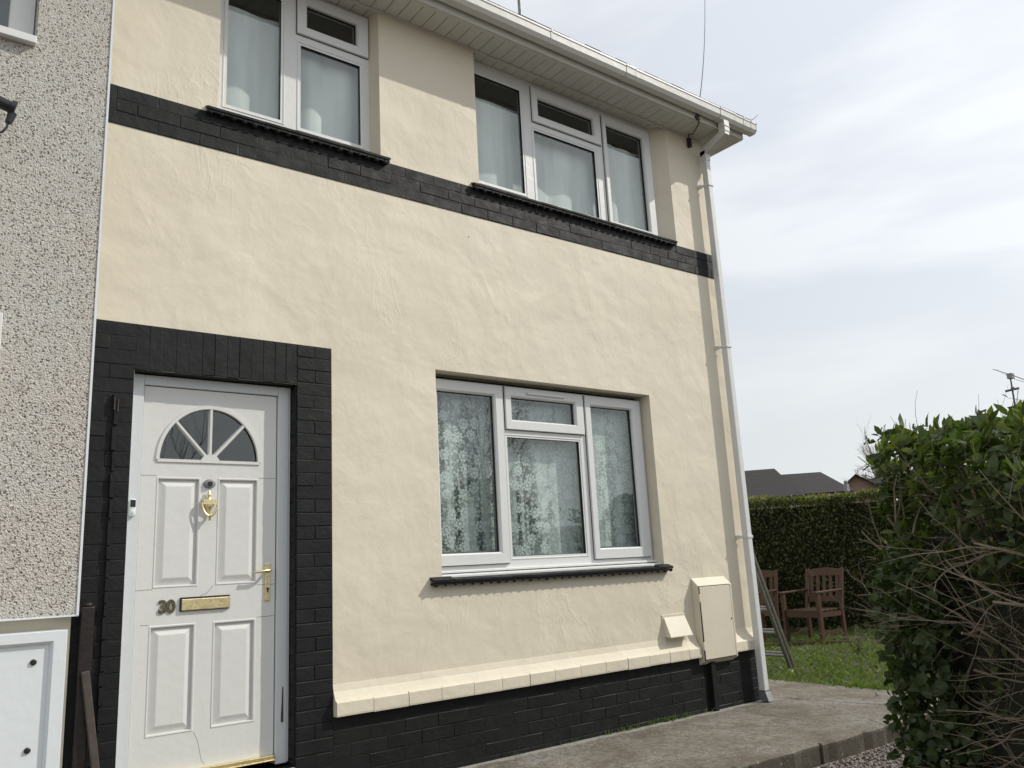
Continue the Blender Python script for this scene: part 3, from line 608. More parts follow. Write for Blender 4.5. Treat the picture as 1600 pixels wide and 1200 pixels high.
# roof (hipped)
b = MB(); ex0, ex1, ey0, ey1, ez = XL, 4.10, YF-.075, DEP+.3, 5.108
hz = ez+(ey1-ey0)/2*math.tan(R(30)); ry = (ey0+ey1)/2; rx = ex1-(ey1-ey0)/2
rx = max(rx, XL+.3)
b.add([(ex0, ey0, ez), (ex1, ey0, ez), (ex1, ey1, ez), (ex0, ey1, ez), (ex0, ry, hz), (rx, ry, hz)], [(0, 1, 5, 4), (1, 2, 5), (2, 3, 4, 5)])
b.add([(ex0, ey0, ez-.02), (ex1, ey0, ez-.02), (ex1, ey1, ez-.02), (ex0, ey1, ez-.02), (ex0, ey0, ez), (ex1, ey0, ez), (ex1, ey1, ez), (ex0, ey1, ez)], [(0, 1, 2, 3), (0, 1, 5, 4), (1, 2, 6, 5)])
x = ex0
while x < ex1-.05:
    e = min(x+.165, ex1); zz = random.uniform(-.004, .004)
    b.hexa([(x+.002, ey0-.022, ez-.012+zz), (e-.002, ey0-.022, ez-.012+zz), (e-.002, ey0+.2, ez+.103), (x+.002, ey0+.2, ez+.103), (x+.002, ey0-.022, ez+.006+zz), (e-.002, ey0-.022, ez+.006+zz), (e-.002, ey0+.2, ez+.125), (x+.002, ey0+.2, ez+.125)])
    x = e
b.obj('roof', 'tile', house)
m = MB(); m.tube([(4.03, YF-.1, 5.08), (4.09, YF-.13, 5.115), (4.13, YF-.15, 5.16)], [.004, .003, .002], 6); m.obj('gutter_twig', 'bark', gut)

# ------------------------------------------------------------------ windows
def scallop(b, x0, x1, y, z, per=.066, r=.014):
    x = x0+.02
    while x < x1-.01:
        pts = []
        rr = r*random.uniform(.75, 1.2)
        b.lathe([(rr*.4, -.012), (rr, -.004), (rr*1.05, .006), (rr*.6, .014)], (x, y+.012, z), 'y', 8)
        x += per*random.uniform(.9, 1.1)
def window(label, o, frame_r, zfb, zft, holes, lights, glasses, vent=None, board=None, sill=None):
    """holes: daylight rects of the fixed frame, lights: (outer,glass) opening sashes, glasses: fixed panes"""
    YFm = .10; b = MB(); x0, x1 = o[0]+.002, frame_r
    xs = sorted({x0, x1, *[v for h in holes for v in h[:2]]}); zs = sorted({zfb, zft, *[v for h in holes for v in h[2:]]})
    ins = lambda x, z: any(h[0] < x < h[1] and h[2] < z < h[3] for h in holes)
    for i in range(len(xs)-1):
        for j in range(len(zs)-1):
            if not ins((xs[i]+xs[i+1])/2, (zs[j]+zs[j+1])/2):
                b.add([(xs[i], YFm+.004, zs[j]), (xs[i+1], YFm+.004, zs[j]), (xs[i+1], YFm+.004, zs[j+1]), (xs[i], YFm+.004, zs[j+1])], [(0, 1, 2, 3)])
    for g in glasses:   # chamfered bead round each fixed pane
        b.ring((g[0]-.016, g[1]+.016, g[2]-.016, g[3]+.016), g, YFm, YFm+.05, .009)
    b.box(x0, x1, YFm+.02, YFm+.03, zfb, zfb+.02)
    w_ = b.obj('window', 'white', house); w_['label'] = label
    for so, sg in lights:
        m = MB(); m.ring(so, sg, YFm-.016, YFm+.045, .011); s_ = m.obj('sash', 'white', w_)
        m = MB(); m.ring((so[0]-.004, so[1]+.004, so[2]-.004, so[3]+.004), (so[0], so[1], so[2], so[3]), YFm-.001, YFm+.01, .001); m.obj('sash_seal', 'gasket', w_)
    for g in list(glasses)+[s[1] for s in lights]:
        m = MB(); m.ring((g[0]-.001, g[1]+.001, g[2]-.001, g[3]+.001), (g[0]+.004, g[1]-.004, g[2]+.004, g[3]-.004), YFm+.012, YFm+.05, .001); m.obj('gasket', 'gasket', w_)
        m = MB(); m.add([(g[0], YFm+.02, g[2]), (g[1], YFm+.02, g[2]), (g[1], YFm+.02, g[3]), (g[0], YFm+.02, g[3])], [(0, 1, 2, 3)]); m.obj('pane', 'glass', w_)
        m = MB(); m.ring((g[0]+.001, g[1]-.001, g[2]+.001, g[3]-.001), (g[0]+.012, g[1]-.012, g[2]+.012, g[3]-.012), YFm+.030, YFm+.038, .001); m.obj('spacer_bar', 'grey', w_)
    if vent:
        m = MB(); m.box(vent[0], vent[1], YFm-.030, YFm-.015, vent[2]-.009, vent[2]+.009); m.obj('trickle_vent', 'white', w_, bevel=.003)
    if board:
        m = MB(); m.hexa([(board[0], .035, board[2]), (board[1], .035, board[2]), (board[1], .14, board[2]), (board[0], .14, board[2]), (board[0], .035, board[3]-.016), (board[1], .035, board[3]-.016), (board[1], .14, board[3]), (board[0], .14, board[3])])
        m.box(board[0], board[1], .07, .14, board[3]-.004, board[3]+.012); m.obj('cill_board', 'white', w_, bevel=.003)
    sx0_, sx1_, sz, yo, th = sill
    m = MB()
    k = int((sx1_-sx0_)/.152)
    for i in range(k):
        a = sx0_+(sx1_-sx0_)*i/k; e = sx0_+(sx1_-sx0_)*(i+1)/k; dz = random.uniform(-.0015, .0015)
        m.hexa([(a+.0006, yo, sz-.014+dz), (e-.0006, yo, sz-.014+dz), (e-.0006, .10 if o[0] < a and e < o[1] else -.0005, sz+.004), (a+.0006, .10 if o[0] < a and e < o[1] else -.0005, sz+.004),
                (a+.0006, yo-.001, sz+dz), (e-.0006, yo-.001, sz+dz), (e-.0006, .10 if o[0] < a and e < o[1] else -.0005, sz+.02), (a+.0006, .10 if o[0] < a and e < o[1] else -.0005, sz+.02)])
    m.box(sx0_+.005, sx1_-.005, yo+.006, -.0006, sz-th, sz-.015)
    scallop(m, sx0_, sx1_, yo+.001, sz-th-(.002 if sz > 2 else -.002), .068, .0165 if sz > 2 else .0125)
    m.obj('sill', 'black', w_, smooth=False)
    return w_
window('ground floor three light white window with lace curtain', W1, 2.738, 1.152, 2.415,
       [(.765, 1.32, 1.205, 2.392), (1.375, 2.085, 2.118, 2.392), (1.373, 2.045, 1.234, 2.05), (2.133, 2.693, 1.205, 2.392)],
       [((.750, 1.338, 1.191, 2.405), (.802, 1.266, 1.267, 2.332)), ((1.361, 2.099, 2.104, 2.407), (1.42, 2.017, 2.173, 2.335)), ((2.119, 2.707, 1.190, 2.405), (2.181, 2.617, 1.267, 2.330))],
       [(1.366, 2.05, 1.228, 2.056)], (1.552, 1.908, 2.372), (.737, 2.741, 1.118, 1.15), (.645, 2.785, 1.108, -.052, .03))
window('upper right three light white window near the roof corner', W2, 3.150, 3.86, 4.948,
       [(1.225, 1.67, 3.955, 4.835), (1.795, 2.515, 4.615, 4.892), (1.795, 2.45, 3.93, 4.53), (2.57, 3.11, 3.90, 4.88)],
       [((1.781, 2.526, 4.601, 4.905), (1.845, 2.448, 4.669, 4.822)), ((2.553, 3.133, 3.885, 4.897), (2.600, 3.045, 3.935, 4.822))],
       [(1.218, 1.680, 3.946, 4.843), (1.785, 2.460, 3.92, 4.538)], None, None, (1.088, 3.225, 3.836, -.045, .03))
window('upper left two light white window above the front door', W3, .338, 3.87, 4.948,
       [(-.627, -.288, 3.967, 4.822), (-.17, .315, 4.635, 4.91), (-.154, .27, 3.955, 4.545)],
       [((-.184, .329, 4.620, 4.922), (-.115, .246, 4.687, 4.853))],
       [(-.637, -.278, 3.957, 4.832), (-.164, .280, 3.945, 4.555)], None, None, (-.778, .412, 3.836, -.045, .03))

# ------------------------------------------------------------------ curtains (hang behind the panes)
def curtain(label, x0, x1, z0, z1, y, m, amp=.012, seed=0, per=9, cat='curtain', gaps=None):
    r_ = random.Random(seed); n = 160; b = MB(); ph = [r_.uniform(0, 6) for _ in range(4)]
    rows = 8; vs = []
    for j in range(rows+1):
        t = j/rows; z = z1+(z0-z1)*t
        for i in range(n+1):
            x = x0+(x1-x0)*i/n; a = amp*(.35+.65*t)
            vs.append((x+.006*math.sin(x*31+ph[3]+t), y+a*math.sin(x*per*6.28+ph[0]+.5*math.sin(x*5+ph[1]))+a*.28*math.sin(x*per*2.7*3+ph[2]+t*.6), z))
    b.add(vs, [(j*(n+1)+i, j*(n+1)+i+1, (j+1)*(n+1)+i+1, (j+1)*(n+1)+i) for j in range(rows) for i in range(n)])
    o = b.obj('curtain', m, None, smooth=True, loc=((x0+x1)/2, y, z0)); return tag(o, label, cat)
curtain('white lace curtain with flower pattern behind the ground floor window', .75, 2.72, 1.16, 2.40, .205, 'lace', .006, 1, 5)
curtain('plain white net curtain in the upper window above the front door', -.70, .335, 3.88, 4.72, .20, 'net', .018, 2, 4)
curtain('plain net curtain hanging in the right light of the upper right window', 2.60, 3.14, 3.88, 4.72, .20, 'net', .020, 3, 5)
curtain('thin grey net curtain in the left two lights of the upper right window', 1.17, 2.56, 3.88, 4.73, .225, 'net', .012, 4, 3)

# ------------------------------------------------------------------ front door
DY = .092
b = MB(); lx0, lx1, lz0, lz1 = -1.018, -.298, .236, 2.192
pan = [(-.940, -.714, 1.150, 1.716), (-.624, -.398, 1.150, 1.716), (-.948, -.718, .442, .968), (-.632, -.402, .442, .967)]
FC = (-.668, 1.806); FR, FH = .273, .296
fan = (-.945, -.391, 1.79, 2.115)
xs = sorted({lx0, lx1, *[v for h in pan+[fan] for v in h[:2]]}); zs = sorted({lz0, lz1, *[v for h in pan+[fan] for v in h[2:]]})
ins = lambda x, z: any(h[0] < x < h[1] and h[2] < z < h[3] for h in pan+[fan])
for i in range(len(xs)-1):
    for j in range(len(zs)-1):
        if not ins((xs[i]+xs[i+1])/2, (zs[j]+zs[j+1])/2): b.add([(xs[i], DY, zs[j]), (xs[i+1], DY, zs[j]), (xs[i+1], DY, zs[j+1]), (xs[i], DY, zs[j+1])], [(0, 1, 2, 3)])
for p in pan:
    def L(d, y): return [(p[0]+d, y, p[2]+d), (p[1]-d, y, p[2]+d), (p[1]-d, y, p[3]-d), (p[0]+d, y, p[3]-d)]
    loops = [L(0, DY), L(.004, DY-.003), L(.010, DY-.002), L(.013, DY+.016), L(.046, DY+.002), L(.050, DY+.001)]
    vs = [q for l in loops for q in l]; fs = [(k*4+j, k*4+(j+1) % 4, (k+1)*4+(j+1) % 4, (k+1)*4+j) for k in range(5) for j in range(4)]+[(20, 21, 22, 23)]
    b.add(vs, fs)
# surround of the fan light
n = 40
def fp(a, s=1.0, dz=0): return (FC[0]+FR*s*math.cos(a), FC[1]+FH*s*math.sin(a)+dz)
arc = [fp(math.pi*i/n) for i in range(n+1)]
def outer(a):
    c, s_ = math.cos(a), math.sin(a); k = []
    if abs(c) > 1e-6: k.append(((fan[1]-FC[0]) if c > 0 else (fan[0]-FC[0]))/c)
    if s_ > 1e-6: k.append((fan[3]-FC[1])/s_)
    k = min(k); return (FC[0]+c*k, FC[1]+s_*k)
angs = sorted({math.pi*i/n for i in range(n+1)} | {math.atan2(fan[3]-FC[1], fan[1]-FC[0]), math.atan2(fan[3]-FC[1], fan[0]-FC[0])})
for a0, a1 in zip(angs[:-1], angs[1:]):
    p, q = fp(a0), fp(a1); P_, Q_ = outer(a0), outer(a1)
    b.add([(p[0], DY, p[1]), (P_[0], DY, P_[1]), (Q_[0], DY, Q_[1]), (q[0], DY, q[1])], [(0, 1, 2, 3)])
b.add([(fan[0], DY, fan[2]), (fan[1], DY, fan[2]), (fan[1], DY, FC[1]), (fan[0], DY, FC[1])], [(0, 1, 2, 3)])
b.box(lx0, lx1, DY+.03, DY+.044, lz0, 1.77)
door = b.obj('front_door', 'door', house); door['label'] = 'white panelled front door with fan light'
# door frame
m = MB(); fx0, fx1, fz1 = -1.091, -.229, 2.249
def fbox(x0, x1, z0, z1): m.box(x0, x1, .075, .15, z0, z1)
fbox(fx0, lx0-.004, .215, fz1); fbox(lx1+.004, fx1, .215, fz1); fbox(lx0-.004, lx1+.004, lz1+.004, fz1)
m.obj('door_frame', 'doorframe', door, bevel=.004)
m = MB(); m.box(fx1, fx1+.008, .078, .09, .22, 2.25); z = .25
while z < 2.24:
    l = random.uniform(.03, .09); m.box(fx0-.004-random.uniform(0, .006), fx0, .005, .076, z, z+l); z += l
m.obj('frame_sealant', 'door', door)
m = MB(); m.box(lx0-.004, lx0+.001, DY+.001, DY+.01, lz0, lz1); m.box(lx1-.001, lx1+.004, DY+.001, DY+.01, lz0, lz1+.004); m.box(lx0, lx1, DY+.001, DY+.01, lz1-.001, lz1+.004); m.obj('door_seal', 'gasket', door)
# fan light glazing
m = MB(); m.add([(FC[0], DY+.014, FC[1])]+[(p[0], DY+.014, p[1]) for p in arc], [(0, i+1, i+2) for i in range(n)]); m.obj('fan_pane', 'glass', door)
m = MB()
def arcbar(s0, s1, yf, yb, ch=.004):
    A = [fp(math.pi*i/n, s0) for i in range(n+1)]; Bq = [fp(math.pi*i/n, s1) for i in range(n+1)]
    C1 = [fp(math.pi*i/n, s0+.012) for i in range(n+1)]; C2 = [fp(math.pi*i/n, s1-.012) for i in range(n+1)]
    vs = []; 
    for i in range(n+1): vs += [(A[i][0], yb, A[i][1]), (C1[i][0], yf, C1[i][1]), (C2[i][0], yf, C2[i][1]), (Bq[i][0], yb, Bq[i][1])]
    m.add(vs, [(i*4+k, i*4+k+1, i*4+k+5, i*4+k+4) for i in range(n) for k in range(3)])
arcbar(.95, 1.035, DY-.008, DY+.004)
m.box(FC[0]-FR, FC[0]-.05, DY-.007, DY+.013, FC[1]-.012, FC[1]+.004); m.box(FC[0]+.05, FC[0]+FR, DY-.007, DY+.013, FC[1]-.012, FC[1]+.004)
def fbar(a, s0, s1, wd_=.024):
    p, q = Vector((fp(a, s0)[0], 0, fp(a, s0)[1])), Vector((fp(a, s1)[0], 0, fp(a, s1)[1])); d = (q-p).normalized(); t = Vector((-d.z, 0, d.x))
    vs = []
    for c in (p, q):
        for off, y in ((-wd_/2, DY+.013), (-wd_/4, DY-.006), (wd_/4, DY-.006), (wd_/2, DY+.013)): vs.append((c.x+t.x*off, y, c.z+t.z*off))
    m.add(vs, [(0, 1, 5, 4), (1, 2, 6, 5), (2, 3, 7, 6), (0, 3, 2, 1), (4, 5, 6, 7)])
for a in (math.radians(46), math.pi/2, math.radians(134)): fbar(a, .12, .97)
hub = [(FC[0]+.052*math.cos(math.pi*i/14), FC[1]-.012+.048*math.sin(math.pi*i/14)) for i in range(15)]
m.add([(p[0], DY-.007, p[1]) for p in hub]+[(p[0], DY+.013, p[1]) for p in hub], [tuple(range(15))]+[(i, i+1, 16+i, 15+i) for i in range(14)])
m.obj('fan_glazing_bar', 'door', door)
# hairline joints and cracks in the skin of the door
for zz, a0, a1 in ((1.722, lx0, -.94), (1.719, -.398, lx1), (1.144, lx0, -.94), (1.140, -.398, lx1), (.972, -.398, lx1), (.974, lx0+.03, -.95)):
    m = MB(); m.tube([(a0+(a1-a0)*q/5, DY-.0002, zz+random.uniform(-.0015, .0015)) for q in range(6)], .0009, 5); m.obj('hairline_crack', 'gasket', door)
m = MB(); m.tube([(-.700, DY-.0002, 1.10), (-.668, DY-.0002, 1.112), (-.652, DY-.0002, 1.128), (-.637, DY-.0002, 1.148)], .0009, 5); m.obj('hairline_crack', 'gasket', door)
m = MB(); m.tube([(-.715, DY-.0002, .44), (-.695, DY-.0002, .40), (-.680, DY-.0002, .34), (-.672, DY-.0002, .30), (-.655, DY-.0002, .275)], .0006, 5); m.obj('hairline_crack', 'gasket', door)
m = MB(); m.hexa([(-.265, .0735, .42), (-.250, .0735, .42), (-.250, .0745, .42), (-.265, .0745, .42), (-.258, .0735, .60), (-.252, .0735, .60), (-.252, .0745, .60), (-.258, .0745, .60)]); m.obj('scuff', 'dust', door)
# furniture
m = MB(); m.box(-.358, -.326, DY-.008, DY, 1.052, 1.254); m.obj('handle_plate', 'brass', door, bevel=.003)
m = MB(); m.tube([(-.340, DY-.008, 1.215), (-.340, DY-.045, 1.215), (-.352, DY-.052, 1.214), (-.42, DY-.05, 1.207), (-.430, DY-.044, 1.206)], [.009, .008, .008, .0065, .006], 10)
m.lathe([(.014, 0), (.014, -.006), (.010, -.010)], (-.340, DY-.008, 1.215), 'y', 14); m.obj('lever_handle', 'brass', door, smooth=True)
m = MB(); m.lathe([(.006, 0), (.006, -.006)], (-.341, DY-.008, 1.118), 'y', 10); m.box(-.344, -.338, DY-.012, DY-.008, 1.098, 1.116); m.obj('keyhole', 'blackplastic', door)
m = MB(); m.box(-.803, -.548, DY-.010, DY, 1.028, 1.098); m.obj('letterbox_frame', 'blackplastic', door, bevel=.002)
m = MB(); m.box(-.796, -.551, DY-.017, DY-.0105, 1.032, 1.089); m.obj('letter_flap', 'brass', door, bevel=.003)
m = MB(); m.box(lx0, lx1-.004, .058, DY, .240, .266); m.box(lx0, lx1-.004, .05, .056, .240, .246); m.obj('threshold_strip', 'brass', door, bevel=.002)
m = MB(); m.lathe([(.031, 0), (.032, -.006), (.026, -.013), (.012, -.014)], (-.669, DY, 1.683), 'y', 20, sy=.75); m.obj('spyhole_plate', 'grey', door, smooth=True)
m = MB(); m.box(-.678, -.658, DY-.024, DY-.014, 1.672, 1.694); m.obj('spyhole', 'blackplastic', door, bevel=.002)
m = MB(); kx, kz, ky = -.672, 1.585, DY
m.lathe([(.002, .062), (.005, .056), (.009, .046), (.011, .037), (.007, .030), (.005, .026), (.010, .021), (.012, .015), (.007, .010)], (kx, ky-.016, kz), 'z', 14)
m.box(kx-.034, kx+.034, ky-.034, ky, kz-.014, kz+.012)
m.lathe([(.003, -.062), (.006, -.056), (.009, -.046), (.016, -.034), (.022, -.022), (.020, -.012)], (kx, ky-.012, kz), 'z', 14)
arcp = [(kx+.040*math.cos(R(a)), ky-.030, kz-.004+.070*math.sin(R(a))) for a in range(180, 361, 12)]
m.tube(arcp, [.0035+.004*math.sin(math.pi*i/(len(arcp)-1)) for i in range(len(arcp))], 8)
m.lathe([(.002, -.100), (.006, -.094), (.006, -.088), (.010, -.082), (.010, -.070)], (kx, ky-.030, kz), 'z', 10)
m.obj('door_knocker', 'brass', door, smooth=True)
# house number 30
def text_obj(s, name, x, z, y, h, m, parent):
    cu = bpy.data.curves.new(name, 'FONT'); cu.body = s; cu.size = h/.69; cu.extrude = .003; cu.offset = .0035; cu.space_character = 1.0
    to = bpy.data.objects.new(name, cu); COL.objects.link(to); dg = bpy.context.evaluated_depsgraph_get(); me = bpy.data.meshes.new_from_object(to.evaluated_get(dg)); bpy.data.objects.remove(to)
    me.transform(Matrix.Translation((x, y, z)) @ Matrix.Rotation(R(90), 4, 'X')); me.materials.clear(); me.materials.append(MT[m])
    o = bpy.data.objects.new(name, me); COL.objects.link(o); o.parent = parent; me.transform(Matrix.Translation(-(parent.location+parent.parent.location))); return o
text_obj('3', 'house_number', -.908, 1.028, DY-.004, .060, 'antique', door); text_obj('0', 'house_number', -.868, 1.028, DY-.004, .060, 'antique', door)
m = MB(); m.box(-1.10, -.21, -.28, .15, -.05, .195); m.obj('doorstep', 'concrete', house, bevel=.01)

# ------------------------------------------------------------------ things fixed to the front
bell = thing('doorbell', 'white video doorbell with black oval camera on the left of the door frame', 'doorbell', (-1.057, .075, 1.51))
m = MB(); m.box(-1.075, -1.040, .052, .075, 1.508, 1.598); m.obj('casing', 'plastic', bell, bevel=.011)
m = MB(); m.box(-1.070, -1.045, .049, .053, 1.556, 1.592); m.obj('camera_eye', 'blackplastic', bell, bevel=.0018)
m = MB(); m.lathe([(.009, 0), (.009, -.002), (.007, -.003)], (-1.0575, .052, 1.532), 'y', 16); m.obj('push_button', 'plastic', bell)
gas = thing('gas_meter_box', 'cream painted gas meter box on the wall beside the white downpipe', 'meter box', (3.23, 0, .36))
gx0, gx1 = 3.03, 3.432; gz = [(0, .358), (-.062, .392), (-.066, .945), (0, 1.008)]
m = MB()
def prof(x0, x1, pts): n_ = len(pts); m.add([(x0, y, z) for y, z in pts]+[(x1, y, z) for y, z in pts], [tuple(range(n_)), tuple(range(2*n_-1, n_-1, -1))]+[(i, (i+1) % n_, n_+(i+1) % n_, n_+i) for i in range(n_)])
prof(gx0, gx1, gz); m.obj('cabinet', 'creambox', gas, bevel=.003)
m = MB(); m.box(gx0+.008, gx1-.030, -.0705, -.062, .402, .940); m.obj('door', 'creambox', gas, bevel=.002)
m = MB(); m.ring((gx0+.001, gx1-.022, .395, .947), (gx0+.010, gx1-.032, .404, .938), -.0680, -.060, .001); m.obj('door_gap', 'gasket', gas)
m = MB(); m.lathe([(.006, 0), (.006, -.003)], (gx1-.046, -.0705, .68), 'y', 10); m.obj('lock', 'blackplastic', gas)
for z in (.855, .50):
    m = MB(); m.box(gx0-.004, gx0+.012, -.073, -.055, z-.03, z+.03); m.obj('hinge', 'creambox', gas, bevel=.002)
flue = thing('vent_cover', 'small cream sloping vent cowl on the wall left of the gas meter box', 'vent', (2.8, 0, .6))
m = MB(); m.box(2.66, 2.915, -.007, -.0005, .562, .756); m.obj('back_plate', 'creambox', flue, bevel=.002)
m = MB(); m.hexa([(2.675, -.007, .60), (2.905, -.007, .60), (2.905, -.007, .735), (2.675, -.007, .735), (2.668, -.075, .594), (2.912, -.075, .594), (2.905, -.012, .737), (2.675, -.012, .737)])
m.add([(2.668, -.075, .594), (2.912, -.075, .594), (2.912, -.075, .600), (2.668, -.075, .600)], [(0, 1, 2, 3)]); m.obj('cowl', 'creambox', flue)

# ------------------------------------------------------------------ left of the door
post = thing('metal_post', 'dark brown metal post standing beside the left door jamb', 'post', (-1.2, -.05, 0))
m = MB(); m.box(-1.287, -1.232, -.075, -.03, -.1, 1.085); m.lathe([(.0225, 0), (.0225, .012), (.012, .02)], (-1.2595, -.0525, 1.085), 'z', 14); m.obj('upright', 'rust', post, bevel=.008)
m = MB(); m.bar((-1.262, -.092, .80), (-1.150, -.092, .06), .034, .022, (0, 1, 0)); m.obj('strap', 'dust', post, bevel=.004)
m = MB(); z = .3
while z < 2.07:
    l = random.uniform(.05, .13); m.box(-1.183+random.uniform(-.005, .003), -1.166+random.uniform(-.004, .004), -.018-random.uniform(0, .008), -.004, z, z+l*.9); z += l
stp = m.obj('trim_strip', 'black', house)
m = MB(); m.box(-1.186, -1.182, -.03, -.012, 2.03, 2.095); m.box(-1.169, -1.165, -.028, -.012, 2.02, 2.085); m.bar((-1.184, -.02, 2.06), (-1.166, -.02, 2.03), .006, .01); m.obj('strip_clip', 'dust', stp)

# ================================================================== NEIGHBOUR
nb = thing('neighbouring_house', 'neighbouring house with speckled grey pebbledash cladding at the left edge', 'house', (-4, 0, 0))
CF = -.085; cb = 1.054
nw = (-3.0, -1.652, 3.885, 5.2); ox0 = -9.0
b = MB(); xs = sorted({ox0, -1.306, nw[0], nw[1]}); zs = sorted({cb, nw[2], 4.95})
for i in range(3):
    for j in range(2):
        xm, zm = (xs[i]+xs[i+1])/2, (zs[j]+zs[j+1])/2
        if nw[0] < xm < nw[1] and zm > nw[2]: continue
        b.add([(xs[i], CF, zs[j]), (xs[i+1], CF, zs[j]), (xs[i+1], CF, zs[j+1]), (xs[i], CF, zs[j+1])], [(0, 1, 2, 3)])
b.add([(-1.306, CF, cb), (-1.306, 0, cb), (-1.306, 0, 4.95), (-1.306, CF, 4.95)], [(0, 1, 2, 3)]); b.add([(ox0, CF, cb), (-1.306, CF, cb), (-1.306, 0, cb), (ox0, 0, cb)], [(0, 1, 2, 3)])
b.add([(nw[1], CF, nw[2]), (nw[1], .1, nw[2]), (nw[1], .1, 4.95), (nw[1], CF, 4.95)], [(0, 1, 2, 3)]); b.add([(nw[0], CF, nw[2]), (nw[1], CF, nw[2]), (nw[1], .1, nw[2]), (nw[0], .1, nw[2])], [(0, 1, 2, 3)])
b.obj('wall', 'pebble', nb)
m = MB(); m.box(-1.312, -1.3015, CF-.005, CF+.003, cb-.004, 4.95); m.box(ox0, -1.302, CF-.003, CF+.004, cb-.008, cb+.0); m.obj('corner_bead', 'plastic', nb)
m = MB(); m.box(ox0, -1.32, -.02, .0, -.1, cb-.001); m.obj('lower_wall', 'creampaint', nb)
m = MB(); m.ring((nw[0], nw[1]-.004, nw[2]+.0, 5.2), (nw[0]+.11, nw[1]-.115, nw[2]+.05, 5.1), .02, .08, .01); nwo = m.obj('window', 'white', nb)
m = MB(); m.add([(nw[0]+.1, .05, nw[2]), (nw[1]-.1, .05, nw[2]), (nw[1]-.1, .05, 4.95), (nw[0]+.1, .05, 4.95)], [(0, 1, 2, 3)]); m.obj('pane', 'glass', nwo)
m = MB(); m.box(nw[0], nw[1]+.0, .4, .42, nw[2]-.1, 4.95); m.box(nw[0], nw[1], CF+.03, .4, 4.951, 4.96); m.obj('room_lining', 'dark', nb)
m = MB(); m.hexa([(nw[0]-.03, CF-.045, nw[2]-.035), (nw[1]-.004, CF-.045, nw[2]-.035), (nw[1]-.004, .05, nw[2]-.02), (nw[0]-.03, .05, nw[2]-.02), (nw[0]-.03, CF-.045, nw[2]+.006), (nw[1]-.004, CF-.045, nw[2]+.006), (nw[1]-.004, .05, nw[2]+.018), (nw[0]-.03, .05, nw[2]+.018)]); m.obj('sill', 'white', nwo, bevel=.003)
m = MB(); m.box(ox0, XL-.001, YF-.018, YF, ZS-.012, 5.10); m.box(ox0, XL-.001, YF, .1, ZS+.001, ZS+.01); m.obj('fascia', 'soffit', nb)
m = MB(); m.add([(ox0, ey0, ez), (XL-.001, ey0, ez), (XL-.001, ry, hz), (ox0, ry, hz), (ox0, ey1, ez), (XL-.001, ey1, ez)], [(0, 1, 2, 3), (3, 2, 5, 4)]); m.obj('roof', 'tile', nb)
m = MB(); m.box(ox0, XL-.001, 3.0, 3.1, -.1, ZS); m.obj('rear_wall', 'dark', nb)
m = MB(); m.box(-2.4, -1.722, CF-.02, CF+.0, -.05, 2.43); m.box(-1.722, -1.698, CF-.024, CF+.001, 1.02, 2.436); m.obj('door_trim', 'white', nb, bevel=.003)
# white cabinet low on the neighbour's wall
cab = thing('meter_cabinet', 'white plastic cabinet with black screws at the lower left edge', 'cabinet', (-1.6, -.1, .1))
cx0, cx1, cz0, cz1, cy0 = -2.2, -1.355, .05, .992, -.16
m = MB(); m.ring((cx0, cx1, cz0, cz1), (cx0+.06, cx1-.065, cz0+.06, cz1-.055), cy0, -.02, .012); m.box(cx1-.01, cx1-.006, cy0+.01, -.02, cz0, cz1); m.obj('frame', 'plastic', cab)
m = MB(); m.box(cx0+.055, cx1-.06, cy0+.020, -.022, cz0+.055, cz1-.05); m.obj('panel', 'plastic', cab)
for z in (.865, .505, .14):
    for x_ in (cx1-.125,):
        m = MB(); m.lathe([(.013, 0), (.013, -.006), (.009, -.009)], (x_, cy0+.020, z), 'y', 14); m.lathe([(.004, -.009), (.004, -.0095)], (x_, cy0+.020, z), 'y', 8); m.obj('screw', 'blackplastic', cab)
cmr = thing('security_camera', 'black tubular security camera with looped cable on the pebbledash wall', 'camera', (-1.8, -.2, 3.3))
m = MB(); m.tube([(-1.98, -.2, 3.49), (-1.745, -.2, 3.428)], [.030, .028], 18); m.tube([(-1.750, -.2, 3.429), (-1.728, -.2, 3.423)], [.038, .038], 18); m.obj('barrel', 'blackplastic', cmr, smooth=True)
m = MB(); m.tube([(-1.738, -.2, 3.40), (-1.752, -.2, 3.345)], [.020, .014], 12); m.obj('cable_gland', 'blackplastic', cmr, smooth=True)
m = MB(); m.tube([(-1.752, -.2, 3.35), (-1.756, -.2, 3.32), (-1.772, -.2, 3.292), (-1.80, -.195, 3.278), (-1.84, -.18, 3.272), (-1.95, -.12, 3.29)], .0055, 8); m.obj('cable', 'wire', cmr, smooth=True)
m = MB(); m.tube([(-1.97, -.2, 3.485), (-1.99, -.085, 3.48)], [.015, .02], 10); m.obj('bracket', 'blackplastic', cmr)

# ================================================================== OVERHEAD WIRE, AERIALS
ow = thing('overhead_cable', 'black telephone cable rising from the eaves near the downpipe', 'cable', (3.4, -.27, 4.95))
def sag(a, b, n, s):
    a = Vector(a); b = Vector(b); return [a.lerp(b, i/n)-Vector((0, 0, 4*s*(i/n)*(1-i/n))) for i in range(n+1)]
m = MB(); m.tube(sag((3.378, -.275, 4.955), (10.3, 4.45, 12.2), 30, .25), .006, 6); m.obj('span', 'wire', ow)
m = MB(); m.tube([(3.378, -.275, 4.955), (3.42, -.26, 4.925), (3.50, -.12, 4.90), (3.545, -.03, 4.955), (3.55, -.03, 4.90)], .005, 6); m.tube([(3.37, -.27, 4.93), (3.40, -.28, 4.975), (3.385, -.262, 5.0)], .008, 6)
m.tube([(3.36, -.268, 4.96), (3.41, -.268, 4.94)], .012, 8); m.obj('tail', 'wire', ow)
